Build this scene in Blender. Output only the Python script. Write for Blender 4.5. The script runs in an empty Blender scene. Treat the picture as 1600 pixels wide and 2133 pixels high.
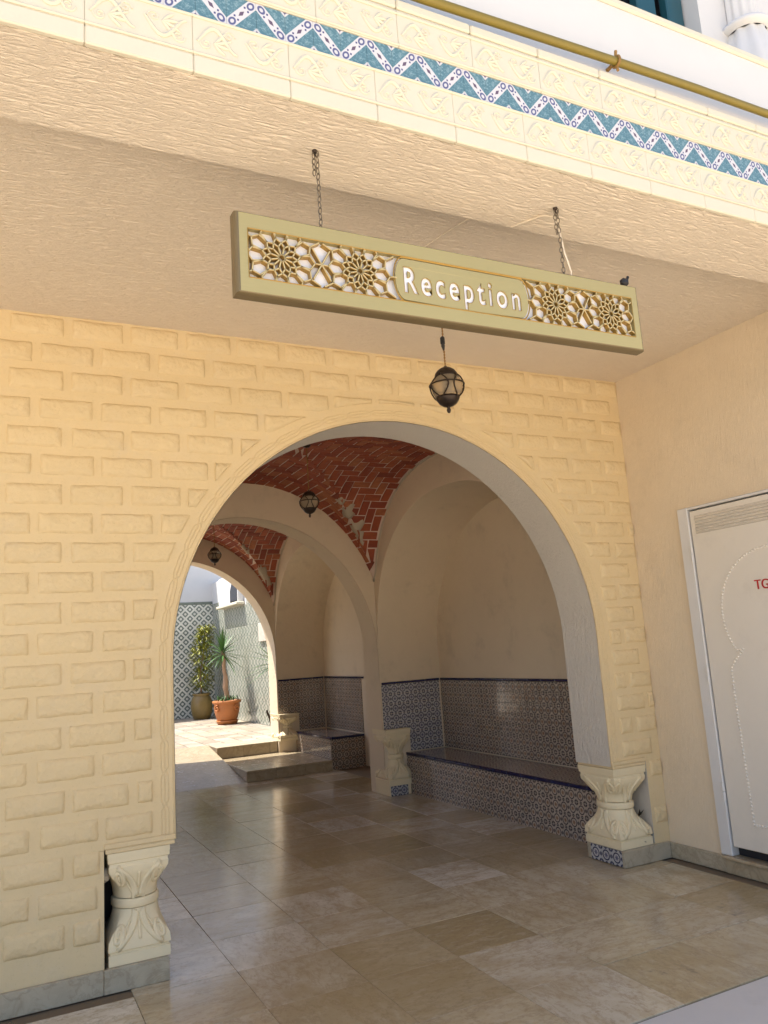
import bpy, bmesh, math, random
from mathutils import Vector, Matrix
random.seed(7)
R = math.radians
PI = math.pi
sc = bpy.context.scene
col = sc.collection

# ------------------------------------------------------------------ camera
cd = bpy.data.cameras.new('camera')
cam = bpy.data.objects.new('camera', cd)
col.objects.link(cam)
cd.sensor_fit = 'HORIZONTAL'
cd.sensor_width = 36.0
cd.lens = 36.0 * 1629.4 / 1600.0
cd.clip_start = 0.05
cd.clip_end = 2000
_yaw, _pit, _rol = R(26.7926), R(9.8074), R(-3.7783)
_f = Vector((math.sin(_yaw) * math.cos(_pit), math.cos(_yaw) * math.cos(_pit), math.sin(_pit)))
_r = Vector((math.cos(_yaw), -math.sin(_yaw), 0))
_u = _r.cross(_f)
_r2 = math.cos(_rol) * _r + math.sin(_rol) * _u
_u2 = -math.sin(_rol) * _r + math.cos(_rol) * _u
mm = Matrix((_r2, _u2, -_f)).transposed().to_4x4()
mm.translation = Vector((0, 0, 1.5))
cam.matrix_world = mm
sc.camera = cam

# ------------------------------------------------------------------ sky, sun, exposure
SUN_AZ = math.atan2(-0.72, 0.46)          # compass angle of the sun, from +Y towards +X
SUN_EL = R(66)
w = bpy.data.worlds.new('World')
sc.world = w
w.use_nodes = True
wn = w.node_tree
for n in list(wn.nodes):
    wn.nodes.remove(n)
sky = wn.nodes.new('ShaderNodeTexSky')
sky.sky_type = 'NISHITA'
sky.sun_disc = False
sky.sun_elevation = SUN_EL
sky.sun_rotation = SUN_AZ
sky.dust_density = 2.0
bg = wn.nodes.new('ShaderNodeBackground')
bg.inputs['Strength'].default_value = 0.15
wo = wn.nodes.new('ShaderNodeOutputWorld')
wn.links.new(sky.outputs[0], bg.inputs[0])
wn.links.new(bg.outputs[0], wo.inputs[0])
sd = bpy.data.lights.new('sun', 'SUN')
sd.energy = 4.6
sd.angle = R(0.5)
sd.color = (1.0, 0.93, 0.82)
sun = bpy.data.objects.new('sun', sd)
col.objects.link(sun)
tosun = Vector((math.sin(SUN_AZ) * math.cos(SUN_EL), math.cos(SUN_AZ) * math.cos(SUN_EL), math.sin(SUN_EL)))
sun.rotation_euler = tosun.to_track_quat('Z', 'Y').to_euler()
sun.location = (-5, 5, 15)
vs = sc.view_settings
vs.view_transform = 'Standard'
vs.look = 'None'
vs.gamma = 1
vs.exposure = 1.1
vs.use_curve_mapping = False
sc.cycles.use_denoising = True
sc.cycles.max_bounces = 10
sc.cycles.diffuse_bounces = 8
sc.cycles.glossy_bounces = 4
sc.cycles.transmission_bounces = 6
sc.cycles.caustics_reflective = False
sc.cycles.caustics_refractive = False
sc.cycles.sample_clamp_indirect = 6

# ------------------------------------------------------------------ helpers
class MB:
    def __init__(s): s.v = []; s.f = []
    def add(s, vs, fs):
        o = len(s.v); s.v += [tuple(p) for p in vs]; s.f += [tuple(i + o for i in f) for f in fs]
    def box(s, x0, x1, y0, y1, z0, z1):
        s.add([(x0,y0,z0),(x1,y0,z0),(x1,y1,z0),(x0,y1,z0),(x0,y0,z1),(x1,y0,z1),(x1,y1,z1),(x0,y1,z1)],
              [(0,3,2,1),(4,5,6,7),(0,1,5,4),(1,2,6,5),(2,3,7,6),(3,0,4,7)])
    def cbox(s, x0, x1, y0, y1, z0, z1, c=0.004):
        """box with chamfered edges"""
        b = bmesh.new()
        bmesh.ops.create_cube(b, size=1)
        for q in b.verts:
            q.co = ((x0+x1)/2 + q.co.x*(x1-x0), (y0+y1)/2 + q.co.y*(y1-y0), (z0+z1)/2 + q.co.z*(z1-z0))
        bmesh.ops.bevel(b, geom=list(b.edges), offset=c, segments=1, affect='EDGES')
        b.verts.index_update()
        s.add([q.co.copy() for q in b.verts], [[q.index for q in fc.verts] for fc in b.faces])
        b.free()
    def grid(s, P, closeu=False, closev=False, flip=False):
        nu, nv = len(P), len(P[0]); vs = [p for row in P for p in row]; fs = []
        for i in range(nu if closeu else nu-1):
            for j in range(nv if closev else nv-1):
                a = i*nv+j; b = ((i+1) % nu)*nv+j; c = ((i+1) % nu)*nv+(j+1) % nv; d = i*nv+(j+1) % nv
                fs.append((a,d,c,b) if flip else (a,b,c,d))
        s.add(vs, fs)
    def tube(s, pts, r, n=6, closed=False, caps=True, flat=None):
        pts = [Vector(p) for p in pts]; m = len(pts)
        rs = r if isinstance(r, (list, tuple)) else [r]*m
        rows = []; prev = None
        for i in range(m):
            a = pts[i-1] if (i > 0 or closed) else pts[i]
            b = pts[(i+1) % m] if (i < m-1 or closed) else pts[i]
            t = (b-a)
            t = t.normalized() if t.length > 1e-9 else Vector((0,0,1))
            if prev is None:
                up = Vector((0,0,1)) if abs(t.z) < .9 else Vector((1,0,0))
                nrm = t.cross(up).normalized()
            else:
                nrm = prev - t*prev.dot(t)
                nrm = nrm.normalized() if nrm.length > 1e-6 else t.orthogonal().normalized()
            prev = nrm; bn = t.cross(nrm)
            rows.append([pts[i] + (nrm*math.cos(2*PI*k/n) + bn*math.sin(2*PI*k/n))*rs[i] for k in range(n)])
        o = len(s.v)
        s.grid(rows, closeu=closed, closev=True)
        if caps and not closed:
            s.f.append(tuple(o + k for k in range(n))); s.f.append(tuple(o + (m-1)*n + k for k in reversed(range(n))))
    def lathe(s, prof, n=24, c=(0,0,0)):
        rows = [[(c[0]+r*math.cos(2*PI*k/n), c[1]+r*math.sin(2*PI*k/n), c[2]+z) for k in range(n)] for r, z in prof]
        s.grid(rows, closev=True, flip=True)
    def obj(s, name, mat, parent=None, smooth=False, loc=None):
        me = bpy.data.meshes.new(name)
        me.from_pydata(s.v, [], s.f); me.validate(); me.update()
        if smooth:
            me.shade_smooth()
        return link(name, me, mat, parent, loc)

def link(name, me, mat=None, parent=None, loc=None):
    o = bpy.data.objects.new(name, me)
    if mat is not None and len(me.materials) == 0:
        me.materials.append(mat)
    col.objects.link(o)
    L = Vector(loc) if loc is not None else Vector((0,0,0))
    if parent is not None:
        o.parent = parent
        L = L - wloc(parent)
    o.location = L
    return o

def wloc(o):
    L = Vector(o.location)
    while o.parent is not None:
        o = o.parent; L += Vector(o.location)
    return L

def tag(o, label, cat, group=None, kind=None):
    if label: o['label'] = label
    if cat: o['category'] = cat
    if group: o['group'] = group
    if kind: o['kind'] = kind
    return o

def thing(name, label, cat, loc=(0,0,0), group=None):
    o = bpy.data.objects.new(name, None)
    o.empty_display_size = .1
    col.objects.link(o); o.location = loc
    return tag(o, label, cat, group)

def smooth_angle(o, deg=40):
    me = o.data
    me.shade_smooth()
    try:
        me.set_sharp_from_angle(angle=R(deg))
    except Exception:
        pass

# ---- node helper
class NT:
    def __init__(s, name):
        s.mat = bpy.data.materials.new(name); s.mat.use_nodes = True
        s.t = s.mat.node_tree; s.p = s.t.nodes['Principled BSDF']
    def new(s, ty, **kw):
        n = s.t.nodes.new(ty)
        for k, v in kw.items(): setattr(n, k, v)
        return n
    def put(s, sock, v):
        if hasattr(v, 'links') or isinstance(v, bpy.types.NodeSocket): s.t.links.new(v, sock)
        elif isinstance(v, (tuple, list)) and len(v) == 3 and sock.type == 'RGBA': sock.default_value = (*v, 1)
        else: sock.default_value = v
    def m(s, op, a, b=0.0, c=None):
        n = s.new('ShaderNodeMath', operation=op)
        s.put(n.inputs[0], a); s.put(n.inputs[1], b)
        if c is not None: s.put(n.inputs[2], c)
        return n.outputs[0]
    def coord(s, kind='Object', scale=(1,1,1), loc=(0,0,0), rot=(0,0,0)):
        tc = s.new('ShaderNodeTexCoord'); mp = s.new('ShaderNodeMapping')
        s.t.links.new(tc.outputs[kind], mp.inputs[0])
        mp.inputs['Scale'].default_value = scale; mp.inputs['Location'].default_value = loc; mp.inputs['Rotation'].default_value = rot
        return mp.outputs[0]
    def noise(s, vec, scale=5, detail=4, rough=.55, dist=0):
        n = s.new('ShaderNodeTexNoise')
        s.put(n.inputs['Vector'], vec); n.inputs['Scale'].default_value = scale; n.inputs['Detail'].default_value = detail
        n.inputs['Roughness'].default_value = rough; n.inputs['Distortion'].default_value = dist
        return n.outputs['Fac']
    def voro(s, vec, scale=5, feature='F1', out='Distance'):
        n = s.new('ShaderNodeTexVoronoi', feature=feature)
        s.put(n.inputs['Vector'], vec); n.inputs['Scale'].default_value = scale
        return n.outputs[out]
    def mix(s, fac, a, b, mode='MIX'):
        n = s.new('ShaderNodeMix', data_type='RGBA', blend_type=mode)
        s.put(n.inputs[0], fac); s.put(n.inputs[6], a); s.put(n.inputs[7], b)
        return n.outputs[2]
    def ramp(s, fac, stops):
        n = s.new('ShaderNodeValToRGB'); s.put(n.inputs[0], fac)
        cr = n.color_ramp
        while len(cr.elements) < len(stops): cr.elements.new(.5)
        for e, (p, c) in zip(cr.elements, stops):
            e.position = p; e.color = (*c, 1) if len(c) == 3 else c
        return n.outputs[0]
    def step(s, x, e, soft=.02):
        """smooth step 0..1 around e"""
        n = s.new('ShaderNodeMapRange', interpolation_type='SMOOTHSTEP')
        s.put(n.inputs[0], x); s.put(n.inputs[1], e - soft); s.put(n.inputs[2], e + soft)
        return n.outputs[0]
    def rand(s):
        return s.new('ShaderNodeObjectInfo').outputs['Random']
    def bump(s, h, strength=.5, dist=.01, normal=None):
        n = s.new('ShaderNodeBump'); s.put(n.inputs['Height'], h)
        n.inputs['Strength'].default_value = strength; n.inputs['Distance'].default_value = dist
        if normal is not None: s.put(n.inputs['Normal'], normal)
        return n.outputs[0]
    def out(s, color=None, rough=None, normal=None, metal=None, spec=None):
        p = s.p
        if color is not None: s.put(p.inputs['Base Color'], color)
        if rough is not None: s.put(p.inputs['Roughness'], rough)
        if normal is not None: s.put(p.inputs['Normal'], normal)
        if metal is not None: s.put(p.inputs['Metallic'], metal)
        if spec is not None: s.put(p.inputs['Specular IOR Level'], spec)
        return s.mat

def shade(c, k): return tuple(max(0, min(1, x*k)) for x in c)

def plaster(name, c, scale=(1,1,1), nscale=40, strength=.35, dist=.006, var=.12, rough=.85, ridge=False, grime=0.0):
    t = NT(name)
    v0 = t.coord()
    big = t.noise(v0, 1.3, 4, .6)
    mid = t.noise(v0, 7, 4, .6)
    vs_ = t.coord(scale=scale)
    fine = t.noise(vs_, nscale, 5, .6, .3)
    colr = t.mix(big, shade(c, 1-var), shade(c, 1+var))
    colr = t.mix(t.m('MULTIPLY', mid, .35), colr, shade(c, .86))
    if grime:
        g = t.step(t.noise(v0, 3.1, 6, .7), .62, .1)
        colr = t.mix(t.m('MULTIPLY', g, grime), colr, shade(c, .62))
    h = fine
    if ridge:
        rg = t.m('SUBTRACT', 1.0, t.m('ABSOLUTE', t.m('MULTIPLY_ADD', fine, 2.0, -1.0)))
        h = t.m('POWER', rg, 5.0)
        h = t.m('ADD', t.m('MULTIPLY', h, 1.0), t.m('MULTIPLY', t.noise(t.coord(), 70, 4, .6), .25))
    return t.out(colr, rough, t.bump(h, strength, dist))

# ---- materials
M = {}
YEL = (.685, .548, .325)
def make_yellow(name, rock):
    t = NT(name)
    v = t.coord(); geo = t.new('ShaderNodeNewGeometry').outputs['Position']
    big = t.noise(geo, .8, 4, .65); mid = t.noise(geo, 6, 6, .7); fine = t.noise(geo, 90, 5, .7); grain = t.noise(geo, 34, 5, .7)
    c = t.mix(big, shade(YEL, .90), shade(YEL, 1.07))
    c = t.mix(t.m('MULTIPLY', t.step(mid, .56, .10), .22), c, (.66, .56, .40))
    c = t.mix(t.m('MULTIPLY', t.step(grain, .60, .08), .22), c, shade(YEL, .80))
    wear = t.step(t.noise(geo, 2.0, 7, .75), .63, .06)
    c = t.mix(t.m('MULTIPLY', wear, .30), c, (.58, .50, .37))
    pits = t.step(t.noise(geo, 150, 2, .5), .70, .04)
    c = t.mix(t.m('MULTIPLY', pits, .12 if rock else .35), c, shade(YEL, .62))
    if rock:
        r_ = t.rand(); c = t.mix(t.m('MULTIPLY_ADD', r_, .3, .15), c, shade(YEL, 1.12))
        h = t.m('ADD', t.m('ADD', t.m('MULTIPLY', grain, 1.3), t.m('MULTIPLY', fine, .5)), t.m('MULTIPLY', t.voro(geo, 38), .8))
        return t.out(c, .85, t.bump(h, .60, .008))
    h = t.m('ADD', t.m('MULTIPLY', grain, .6), t.m('MULTIPLY', fine, .6))
    return t.out(c, .82, t.bump(h, .40, .005))
M['yellow'] = make_yellow('yellow_relief_cement', False)
M['rock'] = make_yellow('yellow_rough_brick_face', True)
M['ceil'] = plaster('ceiling_roughcast', (.89, .785, .645), (1.6, 9, 9), 7.0, .70, .016, .06, .8, ridge=True)
M['wallR'] = plaster('beige_combed_render', (.72, .61, .455), (14, 14, 1.6), 10, .5, .010, .08, .85, grime=.18)
M['intra'] = plaster('grey_combed_render', (.76, .71, .63), (12, 12, 2.2), 9, 1.0, .022, .08, .85)
M['plast'] = plaster('interior_plaster', (.71, .60, .445), (1, 1, 1), 9, .35, .014, .08, .88, grime=.32)
M['cut'] = plaster('raw_grey_plaster', (.52, .48, .42), (1, 1, 1), 30, .3, .008, .1, .9, grime=.3)
M['white'] = plaster('white_wall_paint', (.65, .65, .65), (1, 1, 1), 40, .15, .004, .03, .7, grime=.12)
M['cream'] = plaster('cream_cast_stone', (.66, .62, .50), (1, 1, 1), 55, .25, .004, .05, .6, grime=.18)
M['colstone'] = plaster('cream_column_stone', (.79, .68, .455), (1, 1, 1), 45, .25, .004, .06, .7, grime=.3)
M['mortar'] = plaster('vault_mortar', (.66, .53, .45), (1, 1, 1), 45, .4, .006, .15, .9)
M['patch'] = plaster('plaster_patch', (.46, .40, .31), (1, 1, 1), 40, .4, .008, .1, .9)

def make_marble(name, c1, c2, c3, rough=.22, sc_=3.0, randcol=True):
    t = NT(name)
    v = t.coord()
    rnd = t.rand()
    off = t.new('ShaderNodeVectorMath', operation='ADD'); t.t.links.new(v, off.inputs[0])
    cmb = t.new('ShaderNodeCombineXYZ'); t.put(cmb.inputs[0], t.m('MULTIPLY', rnd, 53.0)); t.put(cmb.inputs[1], t.m('MULTIPLY', rnd, 29.0))
    t.t.links.new(cmb.outputs[0], off.inputs[1])
    vv = off.outputs[0]
    a = t.noise(vv, sc_, 7, .68, 1.1); b = t.noise(vv, sc_*5, 6, .7, .5); e = t.noise(vv, sc_*1.7, 5, .75, 2.2)
    c = t.mix(t.step(a, .5, .22), c1, c2)
    c = t.mix(t.m('MULTIPLY', t.step(e, .62, .12), .6), c, c3)
    vein = t.m('SUBTRACT', 1.0, t.m('MINIMUM', t.m('MULTIPLY', t.m('ABSOLUTE', t.m('SUBTRACT', t.noise(vv, sc_*.9, 6, .65, 1.6), .5)), 22.0), 1.0))
    c = t.mix(t.m('MULTIPLY', vein, .35), c, shade(c3, .6))
    c = t.mix(t.m('MULTIPLY', b, .35), c, shade(c1, .72))
    if randcol:
        r2 = t.m('FRACT', t.m('MULTIPLY', rnd, 7.31))
        hs = t.new('ShaderNodeHueSaturation'); t.put(hs.inputs['Color'], c)
        t.put(hs.inputs['Value'], t.m('MULTIPLY_ADD', r2, .46, .76))
        t.put(hs.inputs['Saturation'], t.m('MULTIPLY_ADD', t.m('FRACT', t.m('MULTIPLY', rnd, 3.77)), .5, .75))
        c = hs.outputs[0]
    ro = t.m('MULTIPLY_ADD', b, .22, rough - .08)
    return t.out(c, ro, t.bump(t.m('ADD', b, t.m('MULTIPLY', a, .5)), .06, .004), spec=.5)
def make_floor():
    t = NT('polished_limestone'); v = t.coord(); rnd = t.rand()
    off = t.new('ShaderNodeVectorMath', operation='ADD'); t.t.links.new(v, off.inputs[0])
    cmb = t.new('ShaderNodeCombineXYZ'); t.put(cmb.inputs[0], t.m('MULTIPLY', rnd, 53.0)); t.put(cmb.inputs[1], t.m('MULTIPLY', rnd, 29.0))
    t.t.links.new(cmb.outputs[0], off.inputs[1]); vv = off.outputs[0]
    mp = t.new('ShaderNodeMapping'); t.t.links.new(vv, mp.inputs[0]); mp.inputs['Scale'].default_value = (1, 2.4, 1); mp.inputs['Rotation'].default_value = (0, 0, .5)
    av = mp.outputs[0]
    base = t.ramp(rnd, [(0, (.33, .26, .14)), (.18, (.52, .45, .31)), (.4, (.64, .59, .47)), (.58, (.40, .325, .185)), (.8, (.74, .71, .63)), (1, (.36, .29, .155))])
    a = t.noise(av, 3.2, 8, .62, .15); f = t.noise(vv, 26, 7, .7); g = t.noise(av, 8, 7, .68, .25)
    c = t.mix(t.m('MULTIPLY', t.step(a, .52, .14), .55), base, (.38, .30, .165))
    c = t.mix(t.m('MULTIPLY', t.step(g, .58, .10), .35), c, (.58, .53, .43))
    c = t.mix(t.m('MULTIPLY', t.step(f, .57, .07), .36), c, (.27, .205, .12))
    spot = t.step(t.noise(vv, 2.3, 5, .7), .70, .035)
    c = t.mix(t.m('MULTIPLY', spot, .6), c, (.19, .155, .12))
    vn = t.m('SUBTRACT', 1.0, t.m('MINIMUM', t.m('MULTIPLY', t.m('ABSOLUTE', t.m('SUBTRACT', t.noise(av, 2.6, 9, .72, .3), .5)), 34.0), 1.0))
    c = t.mix(t.m('MULTIPLY', vn, .38), c, (.25, .185, .11))
    pit = t.step(t.noise(vv, 120, 3, .6), .66, .04)
    c = t.mix(t.m('MULTIPLY', pit, .35), c, (.22, .17, .11))
    geo = t.new('ShaderNodeNewGeometry')
    dirt = t.noise(geo.outputs['Position'], .9, 6, .65)
    c = t.mix(t.m('MULTIPLY', t.step(dirt, .54, .10), .5), c, (.33, .25, .125))
    ro = t.m('ADD', t.m('MULTIPLY_ADD', f, .14, .03), t.m('MULTIPLY', dirt, .14))
    return t.out(c, ro, t.bump(t.m('ADD', f, t.m('MULTIPLY', a, .8)), .05, .004), spec=.55)
M['floor'] = make_floor()
M['step'] = make_marble('step_limestone', (.38, .31, .205), (.46, .385, .275), (.28, .215, .12), .22, 2.6, False)
M['skirt'] = make_marble('grey_skirting_marble', (.40, .345, .25), (.48, .425, .32), (.30, .24, .145), .5, 5.0, False)
M['joint'] = plaster('floor_grout', (.17, .13, .085), (1, 1, 1), 30, .2, .003, .1, .9)
M['pave'] = plaster('pale_concrete_paving', (.56, .545, .52), (1, 1, 1), 30, .3, .005, .1, .85, grime=.3)
M['street'] = plaster('warm_stone_street', (.79, .66, .495), (1, 1, 1), 12, .3, .01, .1, .9)
M['ground'] = plaster('dusty_ground', (.50, .45, .37), (1, 1, 1), 8, .3, .02, .12, .9)
M['flag'] = make_marble('courtyard_flagstone', (.34, .285, .22), (.45, .395, .325), (.23, .18, .125), .45, 6.0)

def simple(name, c, rough=.5, metal=0, var=.15, nscale=20, bump=.1, spec=.5):
    t = NT(name); v = t.coord()
    n = t.noise(v, nscale, 4, .6)
    return t.out(t.mix(n, shade(c, 1-var), shade(c, 1+var)), t.m('MULTIPLY_ADD', n, .2, rough-.1), t.bump(n, bump, .003), metal, spec)
M['pipe'] = simple('mustard_pipe_paint', (.20, .15, .02), .45)
M['rust'] = simple('rusty_clamp', (.30, .17, .05), .7, .3, .4)
M['iron'] = simple('dark_bronze_iron', (.035, .024, .018), .38, .6, .3)
M['black'] = simple('black_plastic', (.015, .015, .018), .5)
M['chain'] = simple('galvanised_chain', (.22, .19, .15), .45, .8, .3)
M['cable'] = simple('white_cable', (.72, .64, .52), .5)
M['teal'] = simple('dark_teal_shutter_paint', (.012, .07, .095), .4)
M['darkin'] = simple('painted_shade_black', (.012, .012, .018), .6)  # near-black colour standing in for shade inside hollows
M['doorp'] = plaster('off_white_door_paint', (.74, .70, .63), (1, 1, 1), 8, .08, .003, .03, .42, grime=.22)
M['doorf'] = simple('white_door_frame_paint', (.66, .66, .66), .4, 0, .05, 6, .05)
M['red'] = simple('red_lettering', (.42, .012, .012), .5)
M['gold2'] = simple('pale_gold_ridge', (.74, .57, .27), .35, .5, .1, 30)
M['gold'] = simple('gold_lattice', (.38, .235, .055), .35, .55, .12, 30)
def make_champagne():
    t = NT('brushed_champagne_metal')
    v = t.coord(scale=(1.2, 30, 30))
    n = t.noise(v, 14, 4, .6); b = t.noise(t.coord(), 2.2, 3, .6)
    c = t.mix(b, (.47, .385, .165), (.53, .44, .205))
    c = t.mix(t.m('MULTIPLY', n, .3), c, (.32, .265, .115))
    return t.out(c, t.m('MULTIPLY_ADD', n, .15, .36), t.bump(n, .08, .002), .45)
M['champ'] = make_champagne()
M['bronze'] = simple('dull_bronze_edge', (.19, .145, .075), .45, .3, .12, 12)
M['acryl'] = simple('white_acrylic', (.84, .84, .88), .25, 0, .02)
M['terra'] = simple('terracotta', (.42, .15, .045), .55, 0, .25, 9)
M['jar'] = simple('olive_glazed_jar', (.20, .135, .04), .35, 0, .35, 8)
M['soil'] = simple('soil', (.06, .04, .025), .95)
M['leafg'] = simple('green_leaf', (.05, .13, .025), .45, 0, .35, 6)
M['leafy'] = simple('yellow_green_leaf', (.24, .25, .03), .5, 0, .45, 9)
M['trunk'] = simple('pale_trunk_bark', (.36, .23, .15), .8, 0, .3, 25, .4)
M['navy'] = simple('navy_glazed_trim', (.008, .01, .06), .12, 0, .3, 10, .03)
M['bulb'] = simple('frosted_bulb', (.8, .75, .65), .3)
def make_glass():
    t = NT('amber_glass')
    t.p.inputs['Transmission Weight'].default_value = .62
    t.p.inputs['IOR'].default_value = 1.15
    v = t.coord()
    return t.out(t.mix(t.noise(v, 8), (.55, .43, .28), (.68, .56, .40)), .10, t.bump(t.noise(v, 14, 2), .12, .004))
M['glass'] = make_glass()
def make_wglass():
    t = NT('dark_window_glass')
    return t.out(t.mix(t.noise(t.coord(), 3), (.01, .012, .02), (.03, .03, .04)), .08, spec=.6)
M['wglass'] = make_wglass()

def make_brick():
    t = NT('red_vault_brick')
    v = t.coord(); rnd = t.rand()
    n = t.noise(v, 18, 5, .65); f = t.noise(v, 80, 4, .6)
    c = t.ramp(rnd, [(0, (.22, .050, .028)), (.35, (.30, .066, .032)), (.7, (.36, .095, .042)), (1, (.40, .145, .065))])
    c = t.mix(t.m('MULTIPLY', t.step(n, .56, .14), .5), c, (.20, .05, .035))
    c = t.mix(t.m('MULTIPLY', t.step(t.noise(v, 9, 5, .7), .66, .08), .45), c, (.45, .33, .26))
    return t.out(c, .8, t.bump(t.m('ADD', n, f), .4, .005))
M['brick'] = make_brick()

# tile patterns: tiles lie in local XZ, size 1 tile = t (half size h)
def tile_uv(t, h, swap=False):
    sx = t.new('ShaderNodeSeparateXYZ')
    tc = t.new('ShaderNodeTexCoord'); t.t.links.new(tc.outputs['Object'], sx.inputs[0])
    u = t.m('DIVIDE', sx.outputs[0], h); v = t.m('DIVIDE', sx.outputs[2], h)
    return u, v, tc.outputs['Object']
def length(t, a, b): return t.m('SQRT', t.m('ADD', t.m('MULTIPLY', a, a), t.m('MULTIPLY', b, b)))

def wob_uv(t, h):
    sx = t.new('ShaderNodeSeparateXYZ'); tc = t.new('ShaderNodeTexCoord'); t.t.links.new(tc.outputs['Object'], sx.inputs[0])
    return t.m('DIVIDE', sx.outputs[0], h), t.m('DIVIDE', sx.outputs[2], h), tc.outputs['Object']

def make_zellij(name, bgc, dark, mid, repeat=None):
    """glazed tile: ring, four petals, dark quarter flowers at the corners"""
    t = NT(name); h = .05
    u, v, oc = wob_uv(t, h)
    if repeat:      # tiled plane version: fold coordinates
        def fold(x): return t.m('SUBTRACT', t.m('MULTIPLY', t.m('FRACT', t.m('MULTIPLY_ADD', x, .5, .5)), 2.0), 1.0)
        sx = t.new('ShaderNodeSeparateXYZ'); t.t.links.new(oc, sx.inputs[0])
        u = fold(t.m('DIVIDE', sx.outputs[repeat[0]], h)); v = fold(t.m('DIVIDE', sx.outputs[repeat[1]], h))
    au = t.m('ABSOLUTE', u); av = t.m('ABSOLUTE', v)
    r = length(t, u, v)
    ring = t.m('SUBTRACT', 1.0, t.step(t.m('ABSOLUTE', t.m('SUBTRACT', r, .60)), .09, .03))
    ang = t.m('ARCTAN2', v, u)
    pet = t.m('MULTIPLY_ADD', t.m('COSINE', t.m('MULTIPLY', ang, 8.0)), .10, .27)
    flow = t.m('SUBTRACT', 1.0, t.step(t.m('SUBTRACT', r, pet), 0.0, .03))
    cr_ = length(t, t.m('SUBTRACT', 1.0, au), t.m('SUBTRACT', 1.0, av))
    corner = t.m('SUBTRACT', 1.0, t.step(cr_, .42, .03))
    cin = t.m('SUBTRACT', 1.0, t.step(cr_, .16, .03))
    edge = t.m('SUBTRACT', 1.0, t.step(length(t, t.m('SUBTRACT', 1.0, t.m('MAXIMUM', au, av)), t.m('MULTIPLY', t.m('MINIMUM', au, av), .9)), .24, .03))
    c = t.mix(ring, bgc, dark)
    c = t.mix(flow, c, mid)
    c = t.mix(corner, c, dark)
    c = t.mix(cin, c, bgc)
    c = t.mix(edge, c, dark)
    brd = t.step(t.m('MAXIMUM', au, av), .955, .015)
    c = t.mix(t.m('MULTIPLY', brd, .6), c, shade(bgc, .8))
    n = t.noise(oc, 60, 3)
    c = t.mix(t.m('MULTIPLY', n, .25), c, shade(bgc, .7))
    rnd = t.rand()
    hs = t.new('ShaderNodeHueSaturation'); t.put(hs.inputs['Color'], c); t.put(hs.inputs['Value'], t.m('MULTIPLY_ADD', rnd, .16, .92))
    return t.out(hs.outputs[0], t.m('MULTIPLY_ADD', n, .06, .07), t.bump(t.noise(oc, 26, 2), .05, .004), spec=.55)
M['tile_warm'] = make_zellij('glazed_tile_warm', (.44, .375, .31), (.045, .035, .045), (.22, .12, .07))
M['tile_blue'] = make_zellij('glazed_tile_blue', (.46, .45, .45), (.02, .023, .075), (.10, .10, .17))
M['seat'] = make_zellij('glazed_seat_tiles', (.50, .44, .38), (.07, .06, .08), (.26, .18, .13), repeat=(0, 1))

def make_court(name, h, bgc, dark, soft):
    t = NT(name)
    u, v, oc = wob_uv(t, h)
    au = t.m('ABSOLUTE', u); av = t.m('ABSOLUTE', v)
    d = t.m('ADD', au, av)
    d2 = t.m('ADD', t.m('SUBTRACT', 1.0, au), t.m('SUBTRACT', 1.0, av))
    dm = t.m('MINIMUM', d, d2)
    body = t.m('SUBTRACT', 1.0, t.step(dm, .72, .04))
    hole = t.m('SUBTRACT', 1.0, t.step(t.m('MINIMUM', length(t, u, v), length(t, t.m('SUBTRACT', 1.0, au), t.m('SUBTRACT', 1.0, av))), .27, .04))
    c = t.mix(t.m('MULTIPLY', body, soft), bgc, dark)
    c = t.mix(t.m('MULTIPLY', hole, soft), c, bgc)
    n = t.noise(oc, 30, 3)
    c = t.mix(t.m('MULTIPLY', n, .2), c, shade(bgc, .7))
    rnd = t.rand()
    hs = t.new('ShaderNodeHueSaturation'); t.put(hs.inputs['Color'], c); t.put(hs.inputs['Value'], t.m('MULTIPLY_ADD', rnd, .16, .92))
    return t.out(hs.outputs[0], .25, t.bump(n, .05, .002))
M['court1'] = make_court('green_diamond_tile', .1, (.74, .74, .67), (.10, .14, .12), 1.0)
M['court2'] = make_court('pale_green_tile', .1, (.43, .43, .37), (.10, .14, .115), .9)

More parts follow.
